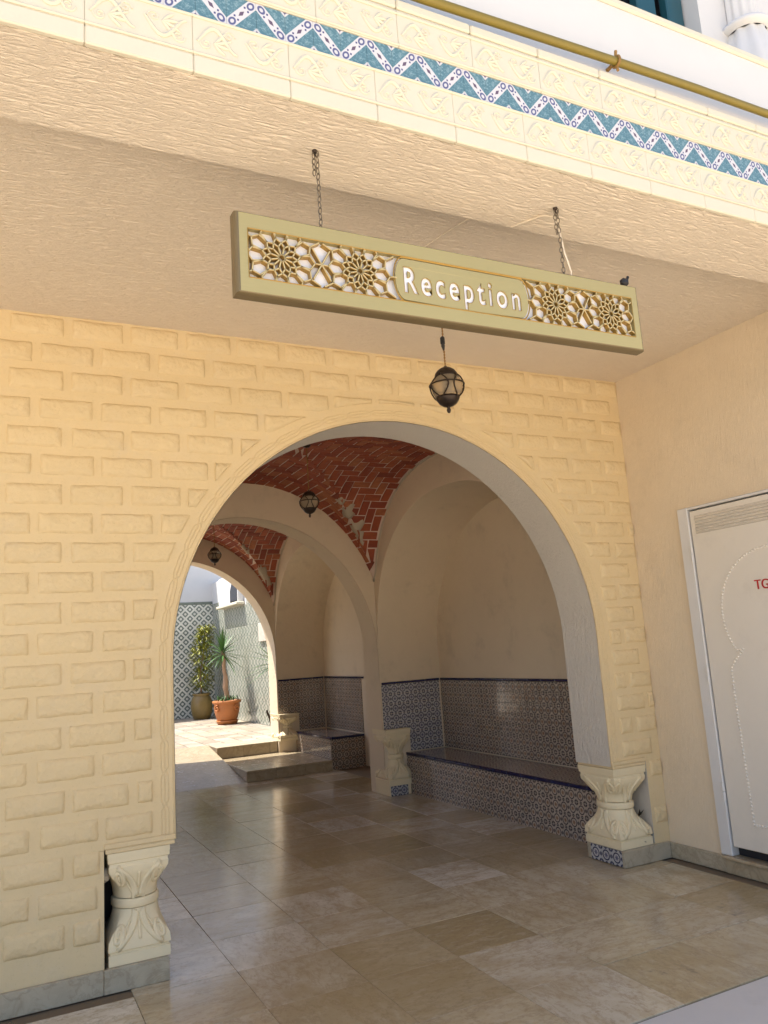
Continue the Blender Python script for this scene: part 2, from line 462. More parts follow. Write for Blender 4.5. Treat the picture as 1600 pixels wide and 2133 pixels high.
def make_strip():
    t = NT('teal_chevron_tile'); h = .0465
    u, v, oc = wob_uv(t, h)
    v = t.m('MULTIPLY', v, .87)
    d = t.m('ABSOLUTE', t.m('SUBTRACT', u, v)); s_ = t.m('ADD', u, v)
    band = t.m('SUBTRACT', 1.0, t.step(d, .47, .02))
    as_ = t.m('ABSOLUTE', s_)
    fl_r = length(t, t.m('MULTIPLY', t.m('SUBTRACT', as_, 1.28), .8), d)
    flower = t.m('SUBTRACT', 1.0, t.step(t.m('ABSOLUTE', t.m('SUBTRACT', fl_r, .25)), .085, .03))
    dot = t.m('SUBTRACT', 1.0, t.step(t.m('ADD', t.m('MULTIPLY', as_, .6), t.m('MULTIPLY', d, 1.3)), .24, .03))
    dia = t.m('SUBTRACT', 1.0, t.step(t.m('ADD', t.m('ABSOLUTE', t.m('SUBTRACT', as_, .70)), t.m('ABSOLUTE', t.m('SUBTRACT', d, .22))), .13, .03))
    n = t.noise(oc, 110, 4, .7)
    teal = t.mix(t.step(n, .56, .10), (.095, .20, .25), (.22, .345, .39))
    blue = (.11, .12, .25); wh = (.62, .615, .64)
    bandc = t.mix(flower, wh, blue); bandc = t.mix(dot, bandc, (.13, .09, .14)); bandc = t.mix(dia, bandc, (.08, .08, .20))
    cc = t.m('ADD', t.m('SUBTRACT', 1.0, u), t.m('ADD', 1.0, v))
    cc2 = t.m('ADD', t.m('ADD', 1.0, u), t.m('SUBTRACT', 1.0, v))
    cm = t.m('MINIMUM', cc, cc2)
    c = t.mix(t.m('SUBTRACT', 1.0, t.step(cm, .34, .03)), teal, wh)
    c = t.mix(t.m('SUBTRACT', 1.0, t.step(cm, .16, .03)), c, (.12, .10, .22))
    c = t.mix(band, c, bandc)
    return t.out(c, .2, t.bump(n, .08, .002))
M['strip'] = make_strip()

# ------------------------------------------------------------------ key dimensions (metres)
YW, YB = 4.17, 4.525               # front arch wall
Y2A, Y2B = 7.60, 7.955             # second arch
Y3A, Y3B = 11.00, 11.355           # third arch
CX, ZS, RA = 2.242, 1.475, 1.412   # arches: centre, springing, radius
XL, XR = CX - RA, CX + RA          # 0.83 / 3.654
ZC = 3.32                          # porch ceiling
XW = 4.09                          # right side wall
ZF = .29                           # courtyard floor

# ------------------------------------------------------------------ ground, floors
b = MB(); b.box(-150, 150, -150, 150, -.30, -.05)
tag(b.obj('ground', M['ground']), None, None, kind='structure')
b = MB(); b.box(-40, 40, -40, .9, -.05, -.002)
tag(b.obj('street_paving', M['street']), None, None, kind='structure')
b = MB(); b.box(-40, 40, .903, 2.606, -.05, -.004)
tag(b.obj('forecourt_pavement', M['pave']), None, None, kind='structure')

fl = MB(); fl.box(-6, 4.6, 2.608, 11.05, -.05, -.006)
floor = tag(fl.obj('passage_floor', M['joint']), None, None, kind='structure')
P = .4825
fm = MB(); fm.cbox(-P/2+.0012, P/2-.0012, -P/2+.0012, P/2-.0012, -.02, 0, .0012)
tile_me = bpy.data.meshes.new('floor_tile'); tile_me.from_pydata(fm.v, [], fm.f); tile_me.materials.append(M['floor'])
for i in range(-5, 7):
    for j in range(0, 18):
        x = 1.088 + (i+.5)*P; y = 2.612 + (j+.5)*P
        if y > 4.0 and (x < .7 or x > 4.2): continue
        if y < 4.2 and x > 4.2: continue
        if y > 9.72 and x > 2.6: continue
        o = link('floor_tile', tile_me, parent=floor, loc=(x, y, random.uniform(-.0012, .0008)))
        o.rotation_euler = (random.uniform(-.0014, .0014), random.uniform(-.0014, .0014), random.choice((0, PI/2, PI, -PI/2)))

# ------------------------------------------------------------------ front wall with arch
fw = thing('arcade_wall', 'pale yellow brick-relief wall pierced by the large front archway', 'wall', (0, YW, 0))
def arch_block(b, x0, x1, z1, y0, y1, r=RA, n=48):
    """masonry above the springing line with a semicircular hole, front+back faces and top"""
    for y, fl_ in ((y0, False), (y1, True)):
        lo, hi = [], []
        for k in range(n+1):
            a = PI - PI*k/n
            lo.append((CX + r*math.cos(a), y, ZS + r*math.sin(a)))
            hi.append((CX + r*math.cos(a), y, z1))
        b.grid([lo, hi], flip=not fl_)
        b.grid([[(x0, y, ZS), (CX-r, y, ZS)], [(x0, y, z1), (CX-r, y, z1)]], flip=not fl_)
        b.grid([[(CX+r, y, ZS), (x1, y, ZS)], [(CX+r, y, z1), (x1, y, z1)]], flip=not fl_)
b = MB()
b.box(-6, .36, YW, YB, 0, ZC)
b.box(.36, .49, YW, YW+.025, .108, .63)
b.box(.36, .49, YW, YB, 0, .108)
b.box(.36, XL, YW, YB, .632, ZS)
b.box(XR, 3.955, YW, YB, .632, ZS)
b.box(3.955, XW+.05, YW, YB, 0, ZS)
arch_block(b, .36, XW+.05, ZC+.3, YW, YB)
b.obj('wall_face', M['yellow'], fw)
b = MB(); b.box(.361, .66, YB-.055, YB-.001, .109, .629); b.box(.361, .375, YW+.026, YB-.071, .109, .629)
b.obj('painted_void_shade', M['darkin'], fw)  # notch lining coloured near-black so the gap beside the column looks unlit
b = MB(); rr = random.Random(4)
b.lathe([(.0001, -.03), (.022, -.02), (.03, 0), (.02, .03), (.0001, .04)], 7, (.497, YW+.06, .505)); b.v = [(x+rr.uniform(-.006, .006), y+rr.uniform(-.006, .006), z+rr.uniform(-.006, .006)) for x, y, z in b.v]
b.obj('plaster_lump', M['patch'], fw)
b = MB(); b.box(3.9515, 3.9545, YW+.001, YB-.002, .109, .629); b.box(3.87, 3.951, YW+.23, YB-.002, .109, .629)
b.obj('raw_plaster_pocket', M['cut'], fw)
b = MB()
for k in range(7):
    cx_, cy_, cz_ = 3.905+rr.uniform(-.03, .035), YW+rr.uniform(.01, .10), .135+.028*k*rr.uniform(.6, 1)
    q = rr.uniform(.012, .028)
    vs_ = [(cx_+rr.uniform(-q, q), cy_+rr.uniform(-q, q), cz_+rr.uniform(-q*1.6, q*1.6)) for _ in range(5)]
    b.add(vs_, [(0,1,2), (0,2,3), (0,3,4), (0,4,1), (1,2,3), (1,3,4)])
b.obj('broken_rubble', M['iron'], fw)['kind'] = 'stuff'
# intrados
def intrados(name, y0, y1, zlow, mat, parent, eps=.003):
    b = MB(); r = RA - eps
    pts = [(CX-r, zlow)] + [(CX + r*math.cos(PI - PI*k/64), ZS + r*math.sin(PI - PI*k/64)) for k in range(65)] + [(CX+r, zlow)]
    b.grid([[(x, y0, z) for x, z in pts], [(x, y1, z) for x, z in pts]])
    o = b.obj(name, mat, parent); smooth_angle(o, 30); return o
intrados('arch_soffit', YW+.002, YB-.002, .63, M['intra'], fw)

# raised bricks
def brick_mesh(P4, seed, d=.0140, nx=6, nz=4):
    """raised rock-faced brick; P4(s,t)->(x,z) outline map with s,t in 0..1; faces -Y; local origin given by caller"""
    rr = random.Random(seed)
    b = MB(); rows = []
    ss = [0, .026, .075, .15, .27, .42, .58, .73, .85, .925, .974, 1]
    tt = [0, .065, .18, .36, .52, .66, .82, .935, 1]
    ex = [rr.uniform(-.012, .012) for _ in tt]; ez = [rr.uniform(-.03, .03) for _ in ss]
    na, nc = len(tt), len(ss)
    for a, t_ in enumerate(tt):
        row = []
        for c, s_ in enumerate(ss):
            ring = min(a, na-1-a, c, nc-1-c)
            y = (.002, -.45*d, -.9*d)[ring] if ring < 3 else -d
            if ring == 1: y += rr.uniform(-.0012, .0012)
            if ring == 2: y += rr.uniform(-.0028, .0028)
            if ring > 2: y += rr.uniform(-.0062, .0045)
            s2 = s_ + (ex[a]*(1 if c in (0, 1, 2) else 0)) if c < 3 else (s_ - ex[a]*.8 if c > nc-4 else s_)
            t2 = t_ + (ez[c] if a < 3 else (-ez[c] if a > na-4 else 0))
            if c not in (0, nc-1) and a not in (0, na-1): s2 += rr.uniform(-.006, .006); t2 += rr.uniform(-.012, .012)
            x, z = P4(min(1, max(0, s2)), min(1, max(0, t2)))
            row.append((x, y, z))
        rows.append(row)
    b.grid(rows)
    return b
BW, BH, BP, RP = .257, .105, .2965, .1488
variants = []
for k in range(14):
    mb = brick_mesh(lambda s, t: ((s-.5)*BW, (t-.5)*BH), k)
    me = bpy.data.meshes.new('brick'); me.from_pydata(mb.v, [], mb.f); me.materials.append(M['rock']); me.shade_smooth()
    variants.append(me)
RB = RA + .112
def free_brick(x0, x1, z0, z1):
    """returns None (drop), 'full' or a clipped outline map"""
    if z1 < .66:
        if x0 > .48 and x1 < 3.96: return None
        if x0 < .48 < x1:
            x1 = .470
            return None if x1-x0 < .05 else (lambda s, t: (x0+(x1-x0)*s, z0+(z1-z0)*t))
        if x0 < 3.985 < x1:
            x0 = 3.985
            return None if x1-x0 < .04 else (lambda s, t: (x0+(x1-x0)*s, z0+(z1-z0)*t))
        return 'full'
    def inside(x, z):
        if z < ZS: return abs(x-CX) < RB
        return (x-CX)**2 + (z-ZS)**2 < RB*RB
    cs = [inside(x, z) for x in (x0, (x0+x1)/2, x1) for z in (z0, (z0+z1)/2, z1)]
    if all(cs): return None
    if not any(cs): return 'full'
    xm, zm = (x0+x1)/2, (z0+z1)/2
    def lim(z): return RB if z < ZS else math.sqrt(max(0, RB*RB-(z-ZS)**2))
    if zm > ZS + RB*.80:
        def mp(s, t):
            x = x0+(x1-x0)*s
            zb = ZS + math.sqrt(max(0, RB*RB-(x-CX)**2)); lo = max(z0, zb)
            lo = min(lo, z1-.004)
            return (x, lo+(z1-lo)*t)
        return mp if (z1 - mp(.5, 0)[1]) > .025 or not inside(xm, z1) else None
    if xm < CX:
        def mp(s, t):
            z = z0+(z1-z0)*t; hi = max(min(x1, CX-lim(z)), x0+.004); return (x0+(hi-x0)*s, z)
        return mp if mp(1, .5)[0]-x0 > .03 else None
    def mp(s, t):
        z = z0+(z1-z0)*t; lo = min(max(x0, CX+lim(z)), x1-.004); return (lo+(x1-lo)*s, z)
    return mp if x1-mp(0, .5)[0] > .03 else None
seed = 100
for row in range(22):
    zt = 3.312 - row*RP
    z0, z1 = zt-BH, zt
    if z0 < .11: continue
    ph = .1285 if row % 2 else .041
    ph = .041 + (0 if row % 2 == 0 else BP/2)
    if row > 15: ph += .015
    k = -3
    while True:
        x0 = ph + k*BP + random.uniform(-.004, .004); x1 = x0 + BW; k += 1
        if x0 > XW-.03: break
        if x1 > XW-.006: x1 = XW-.006
        if x1-x0 < .04: continue
        dz = random.uniform(-.003, .003)
        if row == 0: dz = -.004
        fb = free_brick(x0, x1, z0+dz, z1+dz)
        if fb is None: continue
        if fb == 'full' and abs((x1-x0)-BW) < .001:
            o = link('brick', random.choice(variants), parent=fw, loc=((x0+x1)/2, YW-.0015, (z0+z1)/2+dz))
            if random.random() < .5: o.scale = (-1, 1, 1)
        else:
            if fb == 'full':
                fb = (lambda x0, x1, z0, z1: (lambda s, t: (x0+(x1-x0)*s, z0+(z1-z0)*t)))(x0, x1, z0+dz, z1+dz)
            seed += 1
            mb = brick_mesh(fb, seed)
            cx_, cz_ = (x0+x1)/2, (z0+z1)/2
            mb.v = [(x-cx_, y, z-cz_) for x, y, z in mb.v]
            o = mb.obj('brick', M['rock'], fw, True, (cx_, YW-.0015, cz_))
# interlaced moulding round the arch
def band_pt(s, off):
    """s = arc length from the left foot, off = distance outward from the arch edge"""
    h = ZS-.66; la = PI*RA
    if s < h: return (XL-off, .66+s)
    if s < h+la:
        a = PI - (s-h)/RA; return (CX+(RA+off)*math.cos(a), ZS+(RA+off)*math.sin(a))
    return (XR+off, ZS-(s-h-la))
LT = 2*(ZS-.66)+PI*RA
def tri(x):
    x = x % 1.0
    if x < .38: return 0.
    if x < .5: return (x-.38)/.12
    if x < .88: return 1.
    return 1-(x-.88)/.12
for i in range(3):
    b = MB(); pts = []
    n = 720
    for k in range(n+1):
        s = LT*k/n
        q_ = s/.16; k0 = int(q_); fr_ = max(0., (q_-k0-.72)/.28); B3 = (.032, .050, .068)
        off = B3[(i+k0) % 3]*(1-fr_) + B3[(i+k0+1) % 3]*fr_
        x, z = band_pt(s, off); pts.append((x, YW-.0005, z))
    b.tube(pts, .0024, 4)
    b.obj('moulding_strand', M['yellow'], fw, True)
b = MB()
for off in (.008,):
    b.tube([(lambda q: (q[0], YW-.001, q[1]))(band_pt(LT*k/240, off)) for k in range(241)], .0030, 4)
b.obj('moulding_edge', M['yellow'], fw, True)
# foot ledges of the moulding
for xa, xb in ((.49, XL-.001), (XR+.001, 3.95)):
    b = MB(); b.cbox(xa, xb, YW-.014, YB-.003, .634, .660, .005); b.cbox(xa+.006, xb-.006, YW-.010, YB-.004, .6125, .6335, .004)
    b.obj('foot_ledge', M['yellow'], fw)

# skirting slabs of the front wall
sk = thing('wall_skirting', 'grey marble skirting slabs along the foot of the yellow left wall', 'skirting', (.3, YW, 0))
x = .785
for L_ in (.30, .60, .60, .60, .60):
    b = MB(); b.cbox(x-L_+.0015, x, YW-.02, YW-.0005, .001, .108, .003); b.obj('slab', M['skirt'], sk); x -= L_
b = MB(); b.cbox(.50, .785, YW+.0005, YB-.002, .001, .1065, .003); b.obj('slab', M['skirt'], sk)
sk2 = thing('wall_skirting', 'grey marble skirting slabs under the right arch column and beside the white door', 'skirting', (3.9, YW, 0))
b = MB(); b.cbox(XR+.004, XW-.021, YW-.02, YW-.0005, .001, .105, .003); b.obj('slab', M['skirt'], sk2)
b = MB(); b.cbox(XR+.02, 3.954, YW+.0005, YB-.002, .001, .1065, .003); b.obj('slab', M['skirt'], sk2)
b = MB(); b.cbox(XW-.02, XW-.0005, 3.705, YW-.002, .001, .098, .003); b.obj('slab', M['skirt'], sk2)

# ------------------------------------------------------------------ double-capital columns
def column(name, label, x0, y0, x1, y1, z0, z1, mat, face=(True, True), fine=True):
    """squat column of two mirrored scroll capitals; faces -Y and the opening side carry the carving"""
    cx, cy = (x0+x1)/2, (y0+y1)/2; hx, hy = (x1-x0)/2, (y1-y0)/2; H = z1-z0
    t = thing(name, label, 'column', (cx, cy, z0))
    prof = [(0,.97,.03,0),(.095,.97,.03,0),(.10,.93,.05,0),(.115,.93,.06,0),(.125,.99,.05,0),(.20,.985,.10,0),(.25,.92,.25,0),(.32,.80,.6,0),(.39,.72,.9,0),(.455,.68,1,0)]
    ring = [(.462,.70,1,0),(.475,.725,1,0),(.51,.73,1,0),(.535,.72,1,0),(.545,.69,1,0)]
    top = [(.552,.66,1,0),(.62,.69,.9,0),(.69,.76,.6,0),(.76,.87,.25,0),(.82,.96,.10,0),(.865,.965,.08,0),(.875,.94,.05,0),(.90,.94,.05,0),(.91,.985,.03,0),(.945,.985,.03,0),(.955,1.0,.03,0),(.998,1.0,.03,0)]
    def section(k, rd, n=40):
        out = []
        for i in range(n):
            a = 2*PI*i/n + PI/4
            c, s = math.cos(a), math.sin(a)
            q = max(abs(c), abs(s))
            sq = 1/q
            rr = rd*1.06 + (1-rd)*sq
            out.append((c*rr*k, s*rr*k))
        return out
    def body(pr, nm):
        b = MB(); rows = []
        for f, k, rd, _ in pr:
            rows.append([(cx+x*hx, cy+y*hy, z0+f*H) for x, y in section(k, rd)])
        b.grid(rows, closev=True, flip=True)
        o = len(b.v); n = len(rows[0])
        b.f.append(tuple(range(n-1, -1, -1))); b.f.append(tuple(range(o-n, o)))
        ob = b.obj(nm, mat, t); smooth_angle(ob, 32); return ob
    base = body(prof, 'base'); body(ring, 'ring'); cap = body(top, 'capital')
    # carving: volutes at the corners and leaf ribs on each visible face
    def surf(side, u, f):
        pr = prof+ring+top
        for a, c in zip(pr, pr[1:]):
            if a[0] <= f <= c[0]:
                w_ = (f-a[0])/max(1e-6, c[0]-a[0]); k = a[1]+(c[1]-a[1])*w_; rd = a[2]+(c[2]-a[2])*w_; break
        else: k, rd = .97, .05
        uu = max(-.98, min(.98, u))
        d = (1-rd) + rd*math.sqrt(max(.05, 1-uu*uu*.92))*1.06
        if side == 'front': return Vector((cx+u*k*hx, cy-d*k*hy, z0+f*H))
        if side == 'left': return Vector((cx-d*k*hx, cy+u*k*hy, z0+f*H))
        return Vector((cx+d*k*hx, cy+u*k*hy, z0+f*H))
    for side in face:
        for part, up in ((cap, True), (base, False)):
            def F(q): return (1-q) if up else q       # mirror vertically
            b = MB()
            for sgn in (-1, 1):
                pts = []
                for k in range(26):                       # scroll
                    a = -PI/2 + k/25*2.6*2*PI*.85; rr = .155*(1-k/27)
                    pts.append(surf(side, sgn*(.70+rr*1.15*math.cos(a)*-1), F(.245+rr*.62*math.sin(a))))
                b.tube(pts, [.0135*(1-.5*k/25) for k in range(26)], 5)
                for off, w2 in ((0, .011), (.14, .010), (.26, .009)):   # stems sweeping from the ring to the scroll
                    pts = []
                    for k in range(12):
                        q = k/11
                        pts.append(surf(side, sgn*(.10+off*.5+ (.62-off)*q*q), F(.43-.30*q + off*.10)))
                    b.tube(pts, w2, 5)
                pts = [surf(side, sgn*(.34-.10*math.cos(k/9*PI)+.06*k/9), F(.44-.16*k/9)) for k in range(10)]
                b.tube(pts, .006, 5)
            for q in (.0, .05, .10):
                b.tube([surf(side, (.16-q)*math.cos(PI*k/10), F(.365-(.07-q*.5)*math.sin(PI*k/10)*-1)) for k in range(11)], .005, 5)
            b.tube([surf(side, 0, F(.20+.15*k/6)) for k in range(7)], .008, 5)
            b.obj('carving', mat, part, True)
    return t
column('scroll_column', 'squat cream scroll column under the left foot of the front arch', .505, YW-.005, .80, YB-.06, .1085, .612, M['colstone'], ('front',))
column('scroll_column', 'squat cream scroll column under the right foot of the front arch', XR+.004, YW-.005, 3.945, YB-.005, .1065, .612, M['colstone'], ('front', 'left'))
cs = thing('tile_strip', 'blue patterned tile strip on the side of the right front column plinth', 'tile', (XR, YW+.15, 0))
def tile_mesh(name, h, mat, th=.006, hz=None, gap=.0012):
    b = MB(); hz = hz or h
    b.cbox(-h+gap, h-gap, -th, 0, -hz+gap, hz-gap, min(.0018, gap*1.5))
    me = bpy.data.meshes.new(name); me.from_pydata(b.v, [], b.f); me.materials.append(mat); return me
TW = tile_mesh('wall_tile', .05, M['tile_warm']); TB = tile_mesh('wall_tile', .05, M['tile_blue'])
for k in range(3):
    o = link('wall_tile', TB, parent=cs, loc=(XR+.013, YW+.05+.1*k+.003, .053)); o.rotation_euler = (0, 0, -PI/2)

# ------------------------------------------------------------------ right side wall and door
rw = thing('side_wall', 'plain beige rendered side wall holding the white door', 'wall', (XW, 3.0, 0))
b = MB()
b.box(XW, XW+.4, 3.73, YW-.001, 0, 3.6)
b.box(XW, XW+.4, 2.44, 3.73, 2.275, 3.6)
b.box(XW, XW+.4, 1.2, 2.44, 0, 3.6)
b.box(XW+.12, XW+.4, 2.44, 3.73, 0, 2.275)
b.obj('wall_face', M['wallR'], rw)
dr = thing('service_door', 'off-white metal service door with beaded keyhole panel and red lettering', 'door', (XW, 3.1, .1))
b = MB()
b.cbox(XW-.022, XW+.06, 3.648, 3.733, .106, 2.275, .004); b.cbox(XW-.022, XW+.06, 2.44, 2.525, .106, 2.275, .004)
b.cbox(XW-.020, XW+.06, 2.526, 3.647, 2.256, 2.274, .004)
b.obj('door_frame', M['doorf'], dr)
b = MB(); b.cbox(XW-.016, XW+.03, 2.535, 3.637, .165, 2.246, .004)
leaf = b.obj('door_leaf', M['doorp'], dr)
b = MB(); b.box(XW+.035, XW+.10, 2.53, 3.645, .108, 2.26); b.obj('door_backing', M['darkin'], dr)
for k in range(6):
    b = MB(); z = 2.098+.0195*k
    b.add([(XW-.017, 2.60, z), (XW-.017, 3.592, z), (XW-.027, 3.592, z+.004), (XW-.027, 2.60, z+.004), (XW-.017, 2.60, z+.014), (XW-.017, 3.592, z+.014)],
          [(0,1,2,3), (3,2,5,4), (0,3,4), (1,5,2)])
    b.obj('louvre_slat', M['doorp'], leaf)
b = MB(); b.box(XW-.0185, XW-.0165, 2.597, 3.597, 2.092, 2.212); b.obj('louvre_back', M['cut'], leaf)
for z in (1.965, 1.20, .49):
    b = MB(); b.tube([(XW-.030, 3.643, z+.004), (XW-.030, 3.643, z+.05)], .010, 10); b.tube([(XW-.030, 3.643, z-.05), (XW-.030, 3.643, z-.002)], .010, 10)
    b.box(XW-.0235, XW-.0222, 3.65, 3.668, z-.045, z+.045)
    b.obj('hinge', M['doorf'], dr)
# beaded keyhole outline
def keyhole():
    cy, cz, r = 3.105, 1.565, .378
    pts = []
    a0 = -R(36)
    for k in range(61):
        a = (PI - a0) - (PI - 2*a0)*k/60
        pts.append((cy - r*math.cos(a) , cz + r*math.sin(a)))
    L_ = [(p[0], p[1]) for p in pts]
    left = [(3.364, 1.349), (3.44, 1.275), (3.47, 1.235), (3.474, 1.09), (3.462, .318)]
    right = [(2*cy-a, b_) for a, b_ in left]
    # order: left foot up, arc, right foot down
    if L_[0][0] < cy: L_ = L_[::-1]
    return left[::-1] + L_ + right + [left[-1]]
kp = keyhole(); beads = []
dist = 0; acc = 0; step_ = .0215
for (a, c), (d, e) in zip(kp, kp[1:]):
    seg = math.hypot(d-a, e-c)
    while acc <= seg and seg > 0:
        q = acc/seg; beads.append((a+(d-a)*q, c+(e-c)*q)); acc += step_
    acc -= seg
b = MB()
for y, z in beads:
    b.lathe([(.0001, .008), (.005, .0065), (.0078, .002), (.008, -.002)], 6)
    n_ = 24; s0 = len(b.v)-n_
    for i in range(s0, len(b.v)):
        px, py, pz = b.v[i]; b.v[i] = (XW-.0165-pz, y+px, z+py)
b.obj('bead_trim', M['doorp'], leaf, True)['kind'] = 'stuff'
# lettering
def text_mesh(name, s, size, extrude=.001):
    cu = bpy.data.curves.new(name, 'FONT'); cu.body = s; cu.size = size; cu.extrude = extrude; cu.align_x = 'LEFT'
    ob = bpy.data.objects.new(name, cu); col.objects.link(ob)
    bpy.context.view_layer.update()
    me = bpy.data.meshes.new_from_object(ob.evaluated_get(bpy.context.evaluated_depsgraph_get()))
    bpy.data.objects.remove(ob)
    return me
me = text_mesh('lettering', 'TGBT', .082, .0008)
me.transform(Matrix.Scale(.92, 4, (1, 0, 0)))
b_ = bmesh.new(); b_.from_mesh(me)
for v_ in b_.verts:
    x, y, z = v_.co; v_.co = (XW-.0172-z, 3.222-x-.0, 1.697+y)
# embolden by offsetting copies slightly
b_.to_mesh(me); b_.free()
o = link('lettering', me, M['red'], leaf)
me2 = me.copy(); me2.transform(Matrix.Translation((-.0002, -.0035, 0)))
link('lettering', me2, None, leaf)
ds = thing('door_sill', 'stained limestone sill below the white service door', 'sill', (XW-.02, 3.1, 0))
b = MB(); b.cbox(XW-.028, XW+.13, 2.43, 3.702, .001, .085, .003); b.obj('riser', M['step'], ds)
b = MB(); b.cbox(XW-.045, XW+.13, 2.43, 3.715, .0855, .105, .004); b.obj('tread', M['step'], ds)

# ------------------------------------------------------------------ porch ceiling and facade beam
b = MB(); b.box(-6, XW-.001, 2.40, YW-.001, ZC, ZC+.25)
tag(b.obj('porch_ceiling', M['ceil']), 'beige roughcast ceiling of the porch behind the beam', 'ceiling')
ZB_, YF, YI = 3.172, 2.018, 2.398
fb = thing('facade_beam', 'roughcast beam faced with cream relief tiles and a teal tile strip', 'beam', (1, YF, ZB_))
b = MB(); b.box(-6, 6, YF, YI, ZB_, 3.66); b.obj('beam_body', M['ceil'], fb)
TL = .2965
def relief_tile():
    b = MB(); hx, hz = TL/2-.0003, .069
    b.cbox(-hx, hx, 0, .014, -hz, hz, .002)
    for z in (-hz+.008, hz-.008): b.tube([(-hx, -.001, z), (hx, -.001, z)], .005, 5)
    for ox, fl_ in ((-.075, 1), (.072, -1)):
        def S(pts, r): b.tube([(ox+x*1.15, -.0002, fl_*z*1.15) for x, z in pts], r, 5)
        S([(-.052+.104*k/12, .030*math.sin(k/12*PI*1.7-.6)) for k in range(13)], [.0035+.004*math.sin(PI*k/12) for k in range(13)])
        S([(.030+.017*(1-k/15)*math.cos(k/15*9), .020+.017*(1-k/15)*math.sin(k/15*9)) for k in range(16)], .0032)
        S([(-.030+.016*(1-k/15)*math.cos(k/15*9+3), -.018+.016*(1-k/15)*math.sin(k/15*9+3)) for k in range(16)], .0032)
        for q in range(4):
            a = -.9+.55*q
            S([(-.01+.05*t*math.cos(a), -.012+.05*t*math.sin(a)+.012*t*t) for t in (0, .3, .6, .85, 1)], [.002, .0055, .006, .004, .001])
    me = bpy.data.meshes.new('relief_tile'); me.from_pydata(b.v, [], b.f); me.materials.append(M['cream']); me.shade_smooth()
    try: me.set_sharp_from_angle(angle=R(35))
    except Exception: pass
    return me
RT = relief_tile()
b = MB(); b.cbox(-TL/2+.0003, TL/2-.0003, -.020, .0, -.029, .029, .004)
LIP = bpy.data.meshes.new('lip_tile'); LIP.from_pydata(b.v, [], b.f); LIP.materials.append(M['cream'])
b = MB(); b.tube([(-TL/2+.001, -.004, 0), (TL/2-.001, -.004, 0)], .012, 10); b.cbox(-TL/2+.001, TL/2-.001, -.02, 0, .012, .048, .005)
TRM = bpy.data.meshes.new('trim_tile'); TRM.from_pydata(b.v, [], b.f); TRM.materials.append(M['cream']); 
for k in range(-3, 14):
    x = .193 + TL*(k+.5)
    link('lip_tile', LIP, parent=fb, loc=(x, YF-.0005, 3.201))
    for z, dx in ((3.3005, 0), (3.5455, .1)):
        o = link('relief_tile', RT, parent=fb, loc=(x+dx, YF-.015, z)); o.rotation_euler = (0, 0, random.uniform(-.004, .004))
    link('trim_tile', TRM, parent=fb, loc=(x+.1, YF-.0005, 3.6135))
ST = tile_mesh('strip_tile', .0467, M['strip'], .006, .0525, .0003)
for k in range(-4, 34):
    o = link('strip_tile', ST, parent=fb, loc=(1.155-.187*6+.0935*k+.0935/2, YF-.0045, 3.4228))
    if k % 2: o.scale = (-1, 1, 1)

# ------------------------------------------------------------------ upper facade
uf = thing('upper_facade', 'white upper wall with a dark shuttered window above the tiled beam', 'wall', (2, 2.1, 3.66))
b = MB()
b.box(-6, 6, 2.042, 2.42, 3.661, 4.035)
b.obj('parapet_face', M['white'], uf)
b = MB(); b.cbox(-6, 6, 2.030, 2.42, 4.036, 4.072, .008); b.obj('ledge', M['cream'], uf)
b = MB()
b.box(-6, 1.75, 2.30, 2.70, 4.073, 5.3); b.box(3.11, 6, 2.30, 2.70, 4.073, 5.3); b.box(1.75, 3.11, 2.30, 2.70, 5.1, 5.3)
b.obj('upper_wall', M['white'], uf)
wd = MB(); wd.box(1.75, 3.11, 2.52, 2.56, 4.073, 5.1)
win = wd.obj('window', M['wglass'], uf)
for xa, xb, y in ((1.76, 1.86, 2.42), (2.28, 2.36, 2.42), (2.55, 2.60, 2.44), (2.80, 2.93, 2.40), (2.985, 3.10, 2.38)):
    b = MB(); b.cbox(xa, xb, y, y+.05, 4.074, 5.09, .006); b.obj('shutter_stile', M['teal'], win)
fc = thing('fluted_column', 'white fluted half column beside the upper window', 'column', (3.40, 2.28, 4.073))
b = MB(); rows = []
for z, r in ((4.50, .094), (5.2, .090)):
    rows.append([(3.40 + (r-.009*(.5+.5*math.cos(14*a)))*math.cos(a), 2.27+(r-.009*(.5+.5*math.cos(14*a)))*math.sin(a), z) for a in [2*PI*k/112 for k in range(112)]])
b.grid(rows, closev=True, flip=True); b.obj('shaft', M['white'], fc, True)
b = MB(); b.lathe([(.10, 0), (.128, .008), (.134, .022), (.122, .04), (.10, .05)], 32, (3.40, 2.27, 4.452)); b.obj('neck_ring', M['white'], fc, True)
b = MB(); rows = []
for z, r in ((4.452, .10), (4.40, .112), (4.33, .135), (4.25, .16), (4.13, .17), (4.074, .17)):
    rows.append([(3.40 + (r-.011*(.5+.5*math.cos(10*a)))*math.cos(a), 2.27+(r-.011*(.5+.5*math.cos(10*a)))*math.sin(a), z) for a in [2*PI*k/100 for k in range(100)]])
b.grid(rows, closev=True); b.obj('leaf_base', M['white'], fc, True)
# roofs that keep the passage dark
rf = thing('passage_roof', 'flat roof slab over the vaulted passage', 'roof', (0, 7, 3.9))
b = MB(); b.box(-6, 6, 2.71, 4.6, 3.75, 3.95); b.box(-.16, 6, 4.6, 11.33, 3.751, 3.949); b.obj('slab', M['white'], rf)

